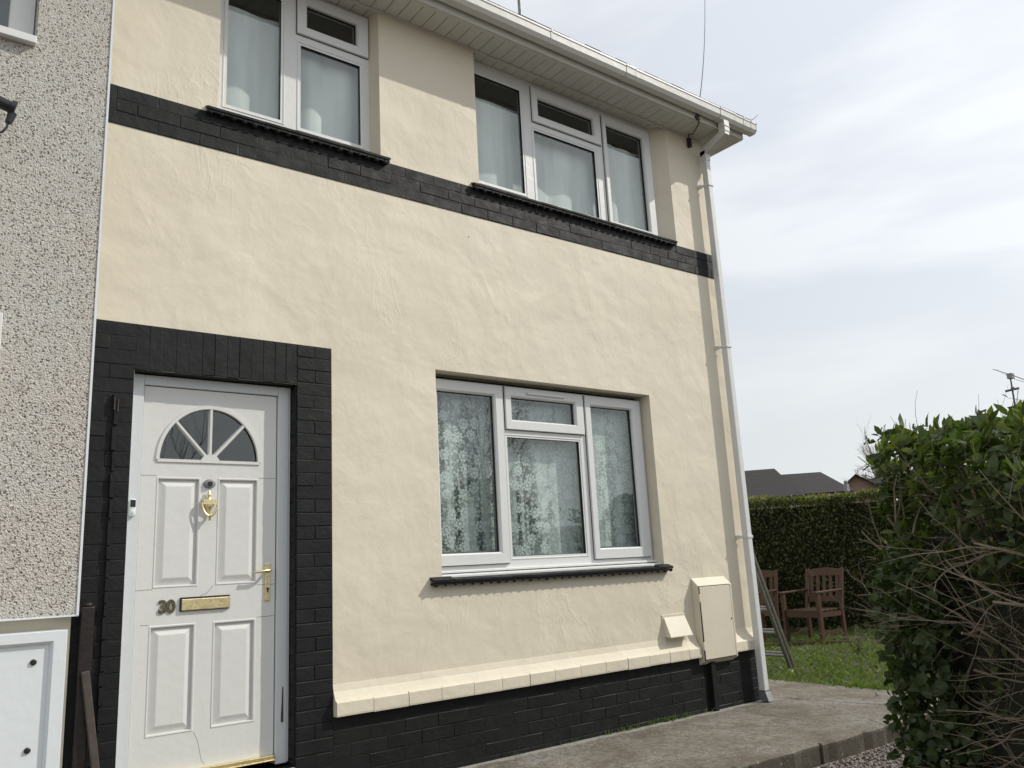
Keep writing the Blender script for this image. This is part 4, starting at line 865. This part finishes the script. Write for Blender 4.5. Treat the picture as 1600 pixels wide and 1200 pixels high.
m = MB(); m.box(3.545, 3.578, -.035, -.002, 4.835, 4.925); m.obj('junction_box', 'blackplastic', ow, bevel=.004)
m = MB(); m.tube([(3.385, -.28, 5.10), (3.40, -.285, 5.12), (3.412, -.284, 5.115)], .002, 5); m.obj('cable_tie', 'wire', ow)

ant = thing('aerial_pole', 'thin dark aerial pole rising above the roof edge at the top', 'aerial', (2.53, 1.0, 5.8))
m = MB(); m.tube([(2.53, 1.05, 5.7), (2.53, 1.05, 8.4)], .019, 12); m.obj('mast', 'grey', ant, smooth=True)
m = MB(); m.tube([(2.3, .5, 8.2), (2.8, 1.7, 8.2)], .01, 6)
for k in range(8):
    p = Vector((2.3, .5, 8.2)).lerp(Vector((2.8, 1.7, 8.2)), k/7); m.tube([p+Vector((-.14, .06, 0)), p-Vector((-.14, .06, 0))], .004, 5)
m.obj('aerial_array', 'grey', ant)

# ------------------------------------------------------------------ ladder against the gable wall
lad = thing('ladder', 'weathered aluminium ladder leaning behind the white downpipe', 'ladder', (5.46, .85, 0))
A = Vector((5.46, 0, 0)); B_ = Vector((3.79, 0, 4.05)); dd = (B_-A).normalized(); nn_ = Vector((dd.z, 0, -dd.x))
for k, off in enumerate((0, -.052)):
    for yy in (.85, 1.24):
        m = MB(); a = A+nn_*off+dd*(.0 if k == 0 else .02); m.bar(a+Vector((0, yy, 0)), B_+nn_*off+Vector((0, yy, 0)), .028, .040 if k == 0 else .034, (dd.z, 0, -dd.x))
        m.bar(a+Vector((0, yy-.0145, 0))+dd*.05, B_+nn_*off+Vector((0, yy-.0145, 0)), .004, .02, (dd.z, 0, -dd.x)); st = m.obj('stile', 'alu', lad)
        m = MB(); m.bar(a+Vector((0, yy, 0))-dd*.03, a+Vector((0, yy, 0))+dd*.03, 0.034, .046, (dd.z, 0, -dd.x)); m.obj('foot', 'redplastic' if k == 0 else 'plastic', st)
    for r_ in range(16):
        p = A+nn_*off+dd*(.19+.25*r_+.0*k)
        m = MB(); m.tube([p+Vector((0, .842, 0)), p+Vector((0, 1.248, 0))], .014, 8); m.obj('rung', 'grey', lad, smooth=True)

# ------------------------------------------------------------------ garden chairs
def make_chair(label):
    t = thing('garden_armchair', label, 'chair', (0, 0, 0), 'wooden garden armchairs by the hedge')
    W_, D_, S_ = .60, .56, .42
    for sx in (-1, 1):
        m = MB(); m.bar((sx*(W_/2-.025), -D_/2+.03, 0), (sx*(W_/2-.025), -D_/2+.03, .63), .045, .06, (0, 1, 0)); m.obj('leg', 'teak', t, bevel=.004)
        m = MB(); m.bar((sx*(W_/2-.03), D_/2-.06, 0), (sx*(W_/2-.03), D_/2-.06, S_), .045, .055, (0, 1, 0)); m.bar((sx*(W_/2-.03), D_/2-.06, S_-.02), (sx*(W_/2-.03), D_/2+.05, .93), .045, .04, (0, 1, 0)); m.obj('leg', 'teak', t, bevel=.004)
        m = MB(); m.hexa([(sx*(W_/2-.025)-.035, -D_/2-.03, .63), (sx*(W_/2-.025)+.035, -D_/2-.03, .63), (sx*(W_/2-.03)+.02, D_/2-.02, .645), (sx*(W_/2-.03)-.03, D_/2-.02, .645), (sx*(W_/2-.025)-.035, -D_/2-.03, .655), (sx*(W_/2-.025)+.035, -D_/2-.03, .655), (sx*(W_/2-.03)+.02, D_/2-.02, .67), (sx*(W_/2-.03)-.03, D_/2-.02, .67)]); m.obj('armrest', 'teak', t, bevel=.004)
        m = MB(); m.bar((sx*(W_/2-.03), -D_/2+.05, .36), (sx*(W_/2-.03), D_/2-.07, .36), .03, .06); m.bar((sx*(W_/2-.03), -D_/2+.05, .14), (sx*(W_/2-.03), D_/2-.07, .14), .025, .04); m.obj('side_rail', 'teak', t)
    m = MB()
    for k in range(6): y = -D_/2+.02+k*.088; m.box(-W_/2+.05, W_/2-.05, y, y+.072, S_-.022, S_)
    m.box(-W_/2+.045, W_/2-.045, -D_/2+.02, -D_/2+.045, S_-.095, S_-.023); m.obj('seat', 'teak', t, bevel=.003)
    bk = MB(); y0, y1 = D_/2-.045, D_/2+.045
    def by(z): return y0+(y1-y0)*(z-S_)/(.93-S_)
    n_ = 12; vs = []
    for i in range(n_+1):
        x = -W_/2+.05+(W_-.1)*i/n_; zt_ = .915+.028*math.sin(math.pi*i/n_)
        vs += [(x, by(.84)-.012, .84), (x, by(.93)-.012, zt_), (x, by(.93)+.012, zt_), (x, by(.84)+.012, .84)]
    bk.add(vs, [(i*4+k, i*4+(k+1) % 4, i*4+4+(k+1) % 4, i*4+4+k) for i in range(n_) for k in range(4)])
    o = bk.obj('back_rail', 'teak', t); bk = MB()
    bk.hexa([(-W_/2+.05, by(.52)-.012, .50), (W_/2-.05, by(.52)-.012, .50), (W_/2-.05, by(.52)+.012, .50), (-W_/2+.05, by(.52)+.012, .50), (-W_/2+.05, by(.58)-.012, .575), (W_/2-.05, by(.58)-.012, .575), (W_/2-.05, by(.58)+.012, .575), (-W_/2+.05, by(.58)+.012, .575)])
    bk.obj('back_rail', 'teak', t)
    for k in range(5): x = -W_/2+.10+k*.1; m = MB(); m.hexa([(x-.022, by(.57)-.006, .57), (x+.022, by(.57)-.006, .57), (x+.022, by(.57)+.006, .57), (x-.022, by(.57)+.006, .57), (x-.022, by(.85)-.006, .85), (x+.022, by(.85)-.006, .85), (x+.022, by(.85)+.006, .85), (x-.022, by(.85)+.006, .85)]); m.obj('back_slat', 'teak', t)
    return t
ch1 = make_chair('brown wooden garden armchair on the lawn, the one seen whole')
def copytree(o, parent=None):
    c = o.copy(); COL.objects.link(c)
    if parent is not None: c.parent = parent
    for k in [q for q in bpy.data.objects if q.parent == o]: copytree(k, c)
    return c
ch2 = copytree(ch1); ch2['label'] = 'brown wooden garden armchair half hidden behind the downpipe and ladder'
fd = math.atan2(.2, -.95)       # direction the seat faces
ch1.location = (8.00, 2.22, 0); ch1.rotation_euler = (0, 0, fd+R(90)+R(8))
ch2.location = (7.95, 3.18, 0); ch2.rotation_euler = (0, 0, fd+R(90)+R(22))

# ------------------------------------------------------------------ branches
def branch_tubes(b, p, d, L_, r0, depth, spread=.5, kids=3, upb=.0, n=6, sides=5):
    pts = [p.copy()]; rad = [r0]; d = d.normalized(); q = p.copy()
    for i in range(n):
        d = (d+Vector((random.gauss(0, .15), random.gauss(0, .15), random.gauss(0, .15)+upb*.1))).normalized(); q = q+d*L_/n; pts.append(q.copy()); rad.append(r0*(1-.6*(i+1)/n))
    b.tube(pts, rad, sides)
    ends.append((q, d))
    if depth > 0:
        for k in range(kids):
            i = random.randint(1, n-1); perp = Vector((random.gauss(0, 1), random.gauss(0, 1), random.gauss(0, 1)+upb)); dd_ = (d+perp.normalized()*spread*random.uniform(.6, 1.4)).normalized()
            branch_tubes(b, pts[i], dd_, L_*random.uniform(.35, .7), rad[i]*.62, depth-1, spread, kids, upb, max(3, n-1), max(4, sides-1))
ends = []
LEFT = Vector((-.787, .617, 0)); AWAY = Vector((.617, .787, 0))

# clipped hedge behind the chairs
bh = thing('clipped_hedge', 'dense clipped green hedge behind the garden chairs', 'hedge', (9.5, 3.0, 0))
HA = np.array([6.6, 7.35]); HB = np.array([12.9, -2.2]); hv = (HB-HA); HL = np.linalg.norm(hv); hv /= HL; hn = np.array([-hv[1], hv[0]]);  # towards away side
if hn[0] < 0: hn = -hn
def hz_top(s): return 2.04-.010*s+.02*np.sin(s*2.1)+.015*np.sin(s*5.3+1)
m = MB(); q = [HA+hv*.1+hn*.16, HB-hv*.1+hn*.16, HB-hv*.1+hn*.95, HA+hv*.1+hn*.95]; m.hexa([(x, y, -.1) for x, y in q]+[(x, y, 1.86) for x, y in q]); m.obj('shade_core', 'core', bh)  # solid block, near-black to stand in for the shade inside the hedge
n = 64000; s = rng.random(n)*HL; u = rng.random(n)
zt_ = hz_top(s); face = u < .62
dpt = np.where(face, np.abs(rng.normal(size=n))*.07-.03+.03*np.sin(s*3.3)*np.sin(3*u*9), rng.random(n)*1.0)
z = np.where(face, rng.random(n)**.85*zt_, zt_-np.abs(rng.normal(size=n))*.05+.02)
wob = .05*np.sin(s*1.7+z*2.2)+.03*np.sin(s*4.9-z*5)
P2 = HA[None]+hv[None]*s[:, None]+hn[None]*(dpt+np.where(face, wob, 0))[:, None]
C = np.stack([P2[:, 0], P2[:, 1], z], 1); D = rv(n); D[:, :2] -= hn*.5; D[:, 2] += .25+np.where(face, 0, .6); Nn = rv(n)+np.array([0, 0, 1.0]); Ls = .03+rng.random(n)*.028
leafobj('foliage', C, D, Nn, Ls, Ls*.6, 'privet', bh)
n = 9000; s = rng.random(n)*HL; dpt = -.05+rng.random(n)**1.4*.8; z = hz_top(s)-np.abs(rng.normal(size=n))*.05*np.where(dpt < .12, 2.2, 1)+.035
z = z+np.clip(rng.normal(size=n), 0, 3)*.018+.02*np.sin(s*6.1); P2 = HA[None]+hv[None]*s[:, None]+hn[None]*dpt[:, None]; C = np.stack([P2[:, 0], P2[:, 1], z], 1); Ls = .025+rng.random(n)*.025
leafobj('sunlit_top_growth', C, rv(n)+np.array([0, 0, .9]), rv(n)+np.array([0, 0, 1.0]), Ls, Ls*.6, 'sunleaf', bh)  # extra top leaves, sunlight on the hedge top put into their colour
ends = []; m = MB()
for k in range(60):
    s_ = random.uniform(2, HL-2); p2 = HA+hv*s_+hn*random.uniform(.1, .8); branch_tubes(m, Vector((p2[0], p2[1], 1.95)), Vector((0, 0, 1)), random.uniform(.1, .22), .003, 0, n=3, sides=4)
m.obj('twig', 'bark', bh)

# near hedge: laurel with bare pruned growth
lh = thing('laurel_hedge', 'large dark laurel hedge with glossy leaves along its top, at the right edge', 'hedge', (3.6, -2.4, -.1))
Pg = [np.array(p) for p in ((2.30, -1.99), (3.35, -2.15), (4.2, -2.9), (8.5, -3.1), (8.5, -4.4), (2.6, -5.0), (1.15, -3.35))]
cen = np.array([3.0, -3.2])
def htop(x, y): return np.minimum(1.34+.375*(x-1.15), 1.80)+.03*np.sin(x*4.1+y*2)+.03*np.sin(x*9+y*7)
m = MB(); q = [cen+(p-cen)*.87 for p in Pg]; nq = len(q); m.add([(x, y, -.1) for x, y in q]+[(x, y, 1.22) for x, y in q], [tuple(range(nq-1, -1, -1)), tuple(range(nq, 2*nq))]+[(i, (i+1) % nq, nq+(i+1) % nq, nq+i) for i in range(nq)]); m.obj('shade_core', 'core', lh)  # dark filler block, the laurel's inner shade put into its colour
def sample_poly(n, shell=None):
    """points in the hedge plan; with shell: near its outline, measured inwards"""
    out = np.zeros((n, 2)); nr = np.zeros((n, 2)); k = len(Pg)
    Ls_ = np.array([np.linalg.norm(Pg[(i+1) % k]-Pg[i]) for i in range(k)]); wgt = Ls_*np.array([1.5, .4, .12, .02, .02, .7, 2.0]); ii = rng.choice(k, n, p=wgt/wgt.sum())
    A_ = np.array(Pg)[ii]; B2 = np.array(Pg)[(ii+1) % k]; t = rng.random(n)[:, None]; p = A_+(B2-A_)*t
    e = (B2-A_)/np.linalg.norm(B2-A_, axis=1, keepdims=True); inn = np.stack([-e[:, 1], e[:, 0]], 1); inn *= np.sign(((cen-p)*inn).sum(1))[:, None]
    return p+inn*shell[:, None], -inn
# top: big laurel leaves standing in whorls
def laurel_cluster(n, zlo, zhi, Lr, shellmax, up_=.7, off=0.0):
    nc_ = n//7; sh = rng.random(nc_)**1.3*shellmax+off; p, o_ = sample_poly(nc_, sh); zz = zlo+rng.random(nc_)*(zhi-zlo)
    zz = np.minimum(zz, htop(p[:, 0], p[:, 1])-.06+rng.random(nc_)*.06)
    ctr = np.stack([p[:, 0], p[:, 1], zz], 1); ax = np.concatenate([o_*.55, np.full((nc_, 1), up_)], 1)+rv(nc_)*.45; ax /= np.linalg.norm(ax, axis=1, keepdims=True)
    C = np.repeat(ctr, 7, 0); AX = np.repeat(ax, 7, 0); N_ = len(C); side = rv(N_); side -= AX*(side*AX).sum(1, keepdims=True); side /= np.linalg.norm(side, axis=1, keepdims=True)
    D = AX*rng.uniform(.2, 1.0, (N_, 1))+side*rng.uniform(.5, 1.1, (N_, 1)); C = C+AX*rng.uniform(-.06, .04, (N_, 1))
    Ls = rng.uniform(Lr[0], Lr[1], N_); Nn = AX+rv(N_)*.25
    return C, D, Nn, Ls
parts = [laurel_cluster(6400, 1.3, 2.0, (.04, .11), 1.0), laurel_cluster(3200, .95, 1.6, (.045, .10), .5), laurel_cluster(1300, .0, 1.1, (.04, .08), .42, up_=.2, off=.2)]
C, D, Nn, Ls = [np.concatenate([p[i] for p in parts]) for i in range(4)]
leafobj('foliage', C, D, Nn, Ls, Ls*.42, 'laurel', lh, .12)
C, D, Nn, Ls = laurel_cluster(6000, .3, 1.5, (.03, .07), .5, up_=.1, off=.15); leafobj('inner_foliage', C, D, Nn, Ls, Ls*.5, 'laurel', lh, .1)
ends = []; m = MB()
for k in range(30):      # leader shoots standing a little above the leaves
    p, o_ = sample_poly(1, np.array([random.uniform(0, .7)])); x, y = p[0]; zt = float(htop(x, y)); branch_tubes(m, Vector((x, y, zt-.45)), Vector((random.gauss(0, .25), random.gauss(0, .25), 1)), random.uniform(.36, .50), .006, 1, .4, 2, 1)
m.obj('branch', 'bark', lh)
# ivy and small leaves at the foot, path side
n = 2000; sh = rng.random(n)*.25-.06; k = len(Pg); t = rng.random(n)**1.6
p = Pg[0][None]+(Pg[6]-Pg[0])[None]*t[:, None]*.35; p[:, 0] += sh; p[:, 1] += rng.normal(size=n)*.05
C = np.stack([p[:, 0], p[:, 1], -.1+rng.random(n)**1.1*1.2], 1); D = rv(n)+np.array([-.5, .2, -.2]); Ls = .03+rng.random(n)*.04
leafobj('low_foliage', C, D, rv(n)+np.array([-.5, 0, .6]), Ls, Ls*.75, 'ivy', lh)
n = 14; t = rng.random(n); p = Pg[0][None]+(Pg[6]-Pg[0])[None]*t[:, None]*.3+np.array([.06, .0]); C = np.stack([p[:, 0], p[:, 1], rng.random(n)*1.2], 1); Ls = .08+rng.random(n)*.06
leafobj('low_foliage', C, rv(n)*.5+np.array([-.6, .3, -.2]), rv(n)*.3+np.array([-.6, -.6, .5]), Ls, Ls*.7, 'ivy', lh)

tw = thing('pruned_shrub', 'bare grey brown shrub with cut branches reaching left over the path edge', 'shrub', (2.2, -3.0, -.1))
ends = []; m = MB(); stems = []
for k in range(11):
    t = (k+.5)/11; base = Pg[0]+(Pg[6]-Pg[0])*t; inn = np.array([.75, -.66]); p0 = base+inn*random.uniform(.55, 1.05)
    st_ = [Vector((p0[0], p0[1], -.12))]; d = Vector((random.gauss(0, .1), random.gauss(0, .1), 1)); 
    for i in range(7): d = (d+Vector((random.gauss(0, .12), random.gauss(0, .12), 0))).normalized(); st_.append(st_[-1]+d*.25)
    m.tube(st_, [.024-.0022*i for i in range(8)], 8); stems.append(st_)
m.obj('trunk', 'bark', tw, smooth=True)
m = MB()
for k in range(340):
    st_ = random.choice(stems); f_ = random.uniform(.2, 5.3); i = int(f_); p = st_[i].lerp(st_[i+1], f_-i)
    d = LEFT*random.uniform(.35, 1)+AWAY*random.gauss(-.3, .6)+Vector((0, 0, random.gauss(.04, .34)))

    L_ = random.uniform(.45, .85)*(1 if p.y < -2.6 else .62)
    branch_tubes(m, p, d, L_, random.choice((.006, .007, .0085, .011, .014))*random.uniform(.85, 1.15), 2, .65, random.choice((3, 3, 4)), .12, 7, 6)
m.obj('branch', 'bark', tw, smooth=True)
C = []; D = []
for q, d in random.sample(ends, min(520, len(ends))):
    if random.random() < .55: C.append(q[:]); D.append((d+Vector((random.gauss(0, .5), random.gauss(0, .5), random.gauss(0, .5))))[:])
C = np.array(C); D = np.array(D); Ls = .015+rng.random(len(C))*.03; leafobj('foliage', C, D, rv(len(C))+np.array([0, 0, .8]), Ls, Ls*.6, 'ivy', tw)

# weeds at the foot of the black plinth
ends = []; C = []; D = []; Ls = []
for k in range(70):
    x = random.choice((random.uniform(1.2, 3.2), random.uniform(2.0, 2.9))); y = -.012-random.random()*.02
    for j in range(random.randint(2, 5)): C.append((x+random.gauss(0, .01), y, .015)); D.append((random.gauss(0, .5), random.uniform(-.5, .0), random.uniform(.5, 1.2))); Ls.append(random.uniform(.02, .06))
C = np.array(C); D = np.array(D); Ls = np.array(Ls); o = leafobj('weeds', C, D, rv(len(C)), Ls, np.full(len(C), .004), 'grass'); tag(o, 'thin weeds growing along the foot of the black plinth', 'weeds', kind='stuff')
wd_ = thing('weed_plant', 'small leafy weed on the lawn near the hedge foot', 'plant', (6.9, 1.0, 0))
C = []; D = []; Ls = []; m = MB()
for k in range(9):
    dx, dy = random.gauss(0, .10), random.gauss(0, .10); pts = [Vector((6.9, 1.0, 0)), Vector((6.9+dx*.5, 1+dy*.5, .14)), Vector((6.9+dx, 1+dy, .26+random.random()*.08))]; m.tube(pts, [.004, .003, .002], 5)
    for j in range(14): f_ = random.random(); p = pts[0].lerp(pts[2], f_); C.append(p[:]); D.append((random.gauss(0, 1), random.gauss(0, 1), .3)); Ls.append(random.uniform(.02, .05))
m.obj('stem', 'bark', wd_); leafobj('foliage', np.array(C), np.array(D), rv(len(C))*.3+np.array([0, 0, 1.]), np.array(Ls), np.array(Ls)*.5, 'ivy', wd_)
# edging board on the ground below the chairs
m = MB(); m.bar((7.15, 2.55, .02), (7.95, 1.75, .02), .12, .04); o = m.obj('timber_edging', 'teak', None, bevel=.005, loc=(7.5, 2.2, .02)); tag(o, 'low brown timber board lying on the lawn under the chairs', 'board')

# ================================================================== FAR HOUSES
C0 = np.array([-2.117, -4.434, 1.16])
def K(p, k): return tuple(C0+(np.array(p)-C0)*k)
k = 1.78
E_ = np.array([.556, -.831, 0]); Dv = np.array([.831, .556, 0]); O = np.array([21.09, 11.0, 0])
def Lp(s, d, z): return K(O+E_*s+Dv*d+np.array([0, 0, z]), k)
bg_ = thing('bungalow', 'low bungalow with dark hipped roof beyond the clipped hedge', 'house', K(O, k)[:2]+(0,))
m = MB(); e0 = 2.98
A1, B1, C1, D1 = Lp(-9, 0, e0), Lp(1.78, 0, e0-.03), Lp(1.78, 8, e0-.03), Lp(-9, 8, e0)
R1, R2 = Lp(-9, 4, 4.08), Lp(.99, 4, 3.95)
m.add([A1, B1, C1, D1, R1, R2], [(0, 1, 5, 4), (1, 2, 5), (2, 3, 4, 5), (0, 3, 2, 1)])
A1, B1, C1, D1 = Lp(-9, -.35, e0-.08), Lp(-.1, -.35, e0-.08), Lp(-.1, 4, e0+.4), Lp(-9, 4, e0+.4); R1, R2 = Lp(-9, 3.9, 4.25), Lp(-.57, 3.9, 4.2)
m.add([A1, Lp(.25, -.35, e0-.08), Lp(.25, 6, e0-.05), Lp(-9, 6, e0-.05), R1, R2], [(0, 1, 5, 4), (1, 2, 5), (2, 3, 4, 5), (0, 3, 2, 1)])
m.obj('roof', 'tile', bg_)
m = MB(); m.hexa([Lp(-9, .1, -1), Lp(1.7, .1, -1), Lp(1.7, 7.8, -1), Lp(-9, 7.8, -1), Lp(-9, .1, e0-.03), Lp(1.7, .1, e0-.06), Lp(1.7, 7.8, e0-.06), Lp(-9, 7.8, e0-.03)]); m.obj('wall', 'brickfar', bg_)
m = MB(); m.hexa([Lp(-9, -.42, e0-.14), Lp(.22, -.42, e0-.14), Lp(.22, -.36, e0-.14), Lp(-9, -.36, e0-.14), Lp(-9, -.42, e0-.07), Lp(.22, -.42, e0-.07), Lp(.22, -.36, e0-.07), Lp(-9, -.36, e0-.07)]); m.obj('gutter', 'blackplastic', bg_)
for s0, s1 in ((-.92, -.62), (-.18, .22), (-2.6, -2.2)):
    m = MB(); m.hexa([Lp(s0, .06, 2.2), Lp(s1, .06, 2.2), Lp(s1, .12, 2.2), Lp(s0, .12, 2.2), Lp(s0, .06, e0-.10), Lp(s1, .06, e0-.10), Lp(s1, .12, e0-.10), Lp(s0, .12, e0-.10)]); w_ = m.obj('window', 'white', bg_)
    m = MB(); m.hexa([Lp(s0+.03, .05, 2.25), Lp(s1-.03, .05, 2.25), Lp(s1-.03, .065, 2.25), Lp(s0+.03, .065, 2.25), Lp(s0+.03, .05, e0-.13), Lp(s1-.03, .05, e0-.13), Lp(s1-.03, .065, e0-.13), Lp(s0+.03, .065, e0-.13)]); m.obj('pane', 'glass', w_)
m = MB(); p = Vector(Lp(1.55, -.1, e0)); m.box(p.x-.12, p.x+.12, p.y-.1, p.y+.1, p.z-.1, p.z+.3); m.lathe([(.1, 0), (.12, .15), (.06, .2)], (p.x, p.y, p.z+.3), 'z', 8); m.obj('chimney_cowl', 'grey', bg_)
gb = thing('gabled_house', 'distant house with brown brick gable and dark roof beside the bungalow', 'house', K((32.5, 15.5, 0), k)[:2]+(0,))
O2 = np.array([32.47, 15.39, 0])
def Lg(s, d, z): return K(O2+E_*s+Dv*d+np.array([0, 0, z]), k)
m = MB(); m.add([Lg(-.50, 0, -1), Lg(1.1, 0, -1), Lg(1.1, 0, 3.62), Lg(0, 0, 4.36), Lg(-.50, 0, 3.98), Lg(-.5, 9, -1), Lg(1.1, 9, -1), Lg(1.1, 9, 3.62), Lg(0, 9, 4.36), Lg(-.5, 9, 3.98)], [(0, 1, 2, 3, 4), (5, 9, 8, 7, 6), (1, 6, 7, 2), (0, 4, 9, 5)]); m.obj('wall', 'brickred', gb)
m = MB()
for s0, z0, s1, z1 in ((-.58, 3.95, .0, 4.42), (1.25, 3.56, .0, 4.42)):
    m.hexa([Lg(s0, -.25, z0-.05), Lg(s1, -.25, z1-.05), Lg(s1, 9, z1-.05), Lg(s0, 9, z0-.05), Lg(s0, -.25, z0), Lg(s1, -.25, z1), Lg(s1, 9, z1), Lg(s0, 9, z0)])
m.hexa([Lg(.0, 2, 3.5), Lg(5, 2, 3.5), Lg(5, 3.5, 4.42), Lg(0, 3.5, 4.42), Lg(.0, 2, 3.55), Lg(5, 2, 3.55), Lg(5, 3.5, 4.45), Lg(0, 3.5, 4.45)]); m.obj('roof', 'tile', gb)
# far bare tree
ft = thing('bare_tree', 'distant leafless tree showing above the far roofs', 'tree', K((50.6, 23.7, 0), 1.4)[:2]+(0,))
bx, by_ = K((50.6, 23.7, 0), 1.4)[:2]
ends = []; m = MB(); m.tube([(bx, by_, -2), (bx, by_, 7.0)], [.35, .25], 8); m.obj('trunk', 'bark', ft)
m = MB()
for q in range(16): branch_tubes(m, Vector((bx, by_, random.uniform(5.6, 7.4))), Vector((random.gauss(0, .6), random.gauss(0, .6), .75)), random.uniform(2.6, 4.0), .10, 3, .65, 4, .5, 6, 4)
m.obj('branch', 'bark', ft)
# distant mast with a small aerial
ms = thing('distant_mast', 'thin distant mast with small boxes at its top, above the laurel hedge', 'mast', (20.19, 3.87, 0))
m = MB(); m.tube([(20.19, 3.9, -.1), (20.19, 3.9, 4.0), (20.08, 3.84, 5.1)], [.035, .03, .018], 8); m.obj('pole', 'mast', ms)
m = MB(); m.box(19.98, 20.14, 3.76, 3.88, 5.09, 5.22); m.obj('head', 'grey', ms)
m = MB(); m.tube([(20.02, 3.99, 4.80), (20.16, 3.72, 4.84)], .03, 6); m.box(20.06, 20.12, 3.80, 3.87, 4.80, 4.88); m.obj('cross_arm', 'mast', ms)

# ================================================================== ACROSS THE ROAD (seen mirrored in the glass)
def bare_tree(x, y, label, h=6.0, seed=0, br=.045, kd=3):
    global ends
    random.seed(seed); t = thing('roadside_tree', label, 'tree', (x, y, -.1)); ends = []
    m = MB(); m.tube([(x, y, -.1), (x+.1, y, h*.35)], [br*2.6, br*2], 10); m.obj('trunk', 'bark', t)
    m = MB()
    for q in range(9): branch_tubes(m, Vector((x+.1, y, h*random.uniform(.25, .38))), Vector((random.gauss(0, .5), random.gauss(0, .5), 1)), h*random.uniform(.35, .6), br, 3, .6, kd, .6, 6, 4)
    m.obj('branch', 'bark', t)
bare_tree(1.5, -11.0, 'leafless tree across the road, mirrored in the door fan light', 4.3, 5, .022, 4)
bare_tree(12.2, -15.5, 'leafless tree across the road opposite the window', 6.5, 9)
def evergreen(x, y, r, h, label, n=16000):
    t = thing('evergreen_tree', label, 'tree', (x, y, -.1)); m = MB(); m.lathe([(r*.2, .2), (r*.72, h*.18), (r*.72, h*.45), (r*.5, h*.7), (r*.15, h*.88)], (x, y, 0), 'z', 12); m.obj('shade_core', 'core', t); m = MB(); m.tube([(x, y, -.1), (x, y, h*.8)], [.15, .05], 8); m.obj('trunk', 'bark', t)  # dark solid core paints the shade within the crown
    u = rng.random(n); a = rng.random(n)*6.28; rr = r*np.sqrt(np.clip(1-(u*1.05-.25)**2*1.4, .02, 1))*(.75+.3*rng.random(n)+.12*np.sin(a*5+u*9)); C = np.stack([x+rr*np.cos(a), y+rr*np.sin(a), .1+u*h], 1)
    Ls = .07+rng.random(n)*.08; leafobj('crown', C, rv(n), rv(n), Ls, Ls*.7, 'privet', t)
evergreen(9.6, -11.6, 1.3, 3.1, 'round evergreen tree across the road, nearer one'); evergreen(14.9, -11.8, 1.2, 2.8, 'round evergreen tree across the road, farther one')
oh = thing('opposite_house', 'brick house across the road facing the cream house', 'house', (41, -47, 0))
m = MB(); m.box(34, 48, -54, -47, -.1, 2.6); m.obj('wall', 'brickred', oh)
m = MB(); m.add([(33.7, -46.7, 2.55), (48.3, -46.7, 2.55), (48.3, -54.3, 2.55), (33.7, -54.3, 2.55), (33.7, -50.5, 4.6), (48.3, -50.5, 4.6)], [(0, 1, 5, 4), (2, 3, 4, 5), (0, 4, 3), (1, 2, 5), (0, 3, 2, 1)]); m.obj('roof', 'tile', oh)
for x in (35.5, 39, 42.5, 46):
    m = MB(); m.box(x-.8, x+.8, -46.99, -46.9, .8, 2.0); wq = m.obj('window', 'white', oh); m = MB(); m.box(x-.7, x+.7, -46.92, -46.88, .9, 1.9); m.obj('pane', 'glass', wq)

# every empty-rooted thing keeps its children; make sure the view layer is current
bpy.context.view_layer.update()
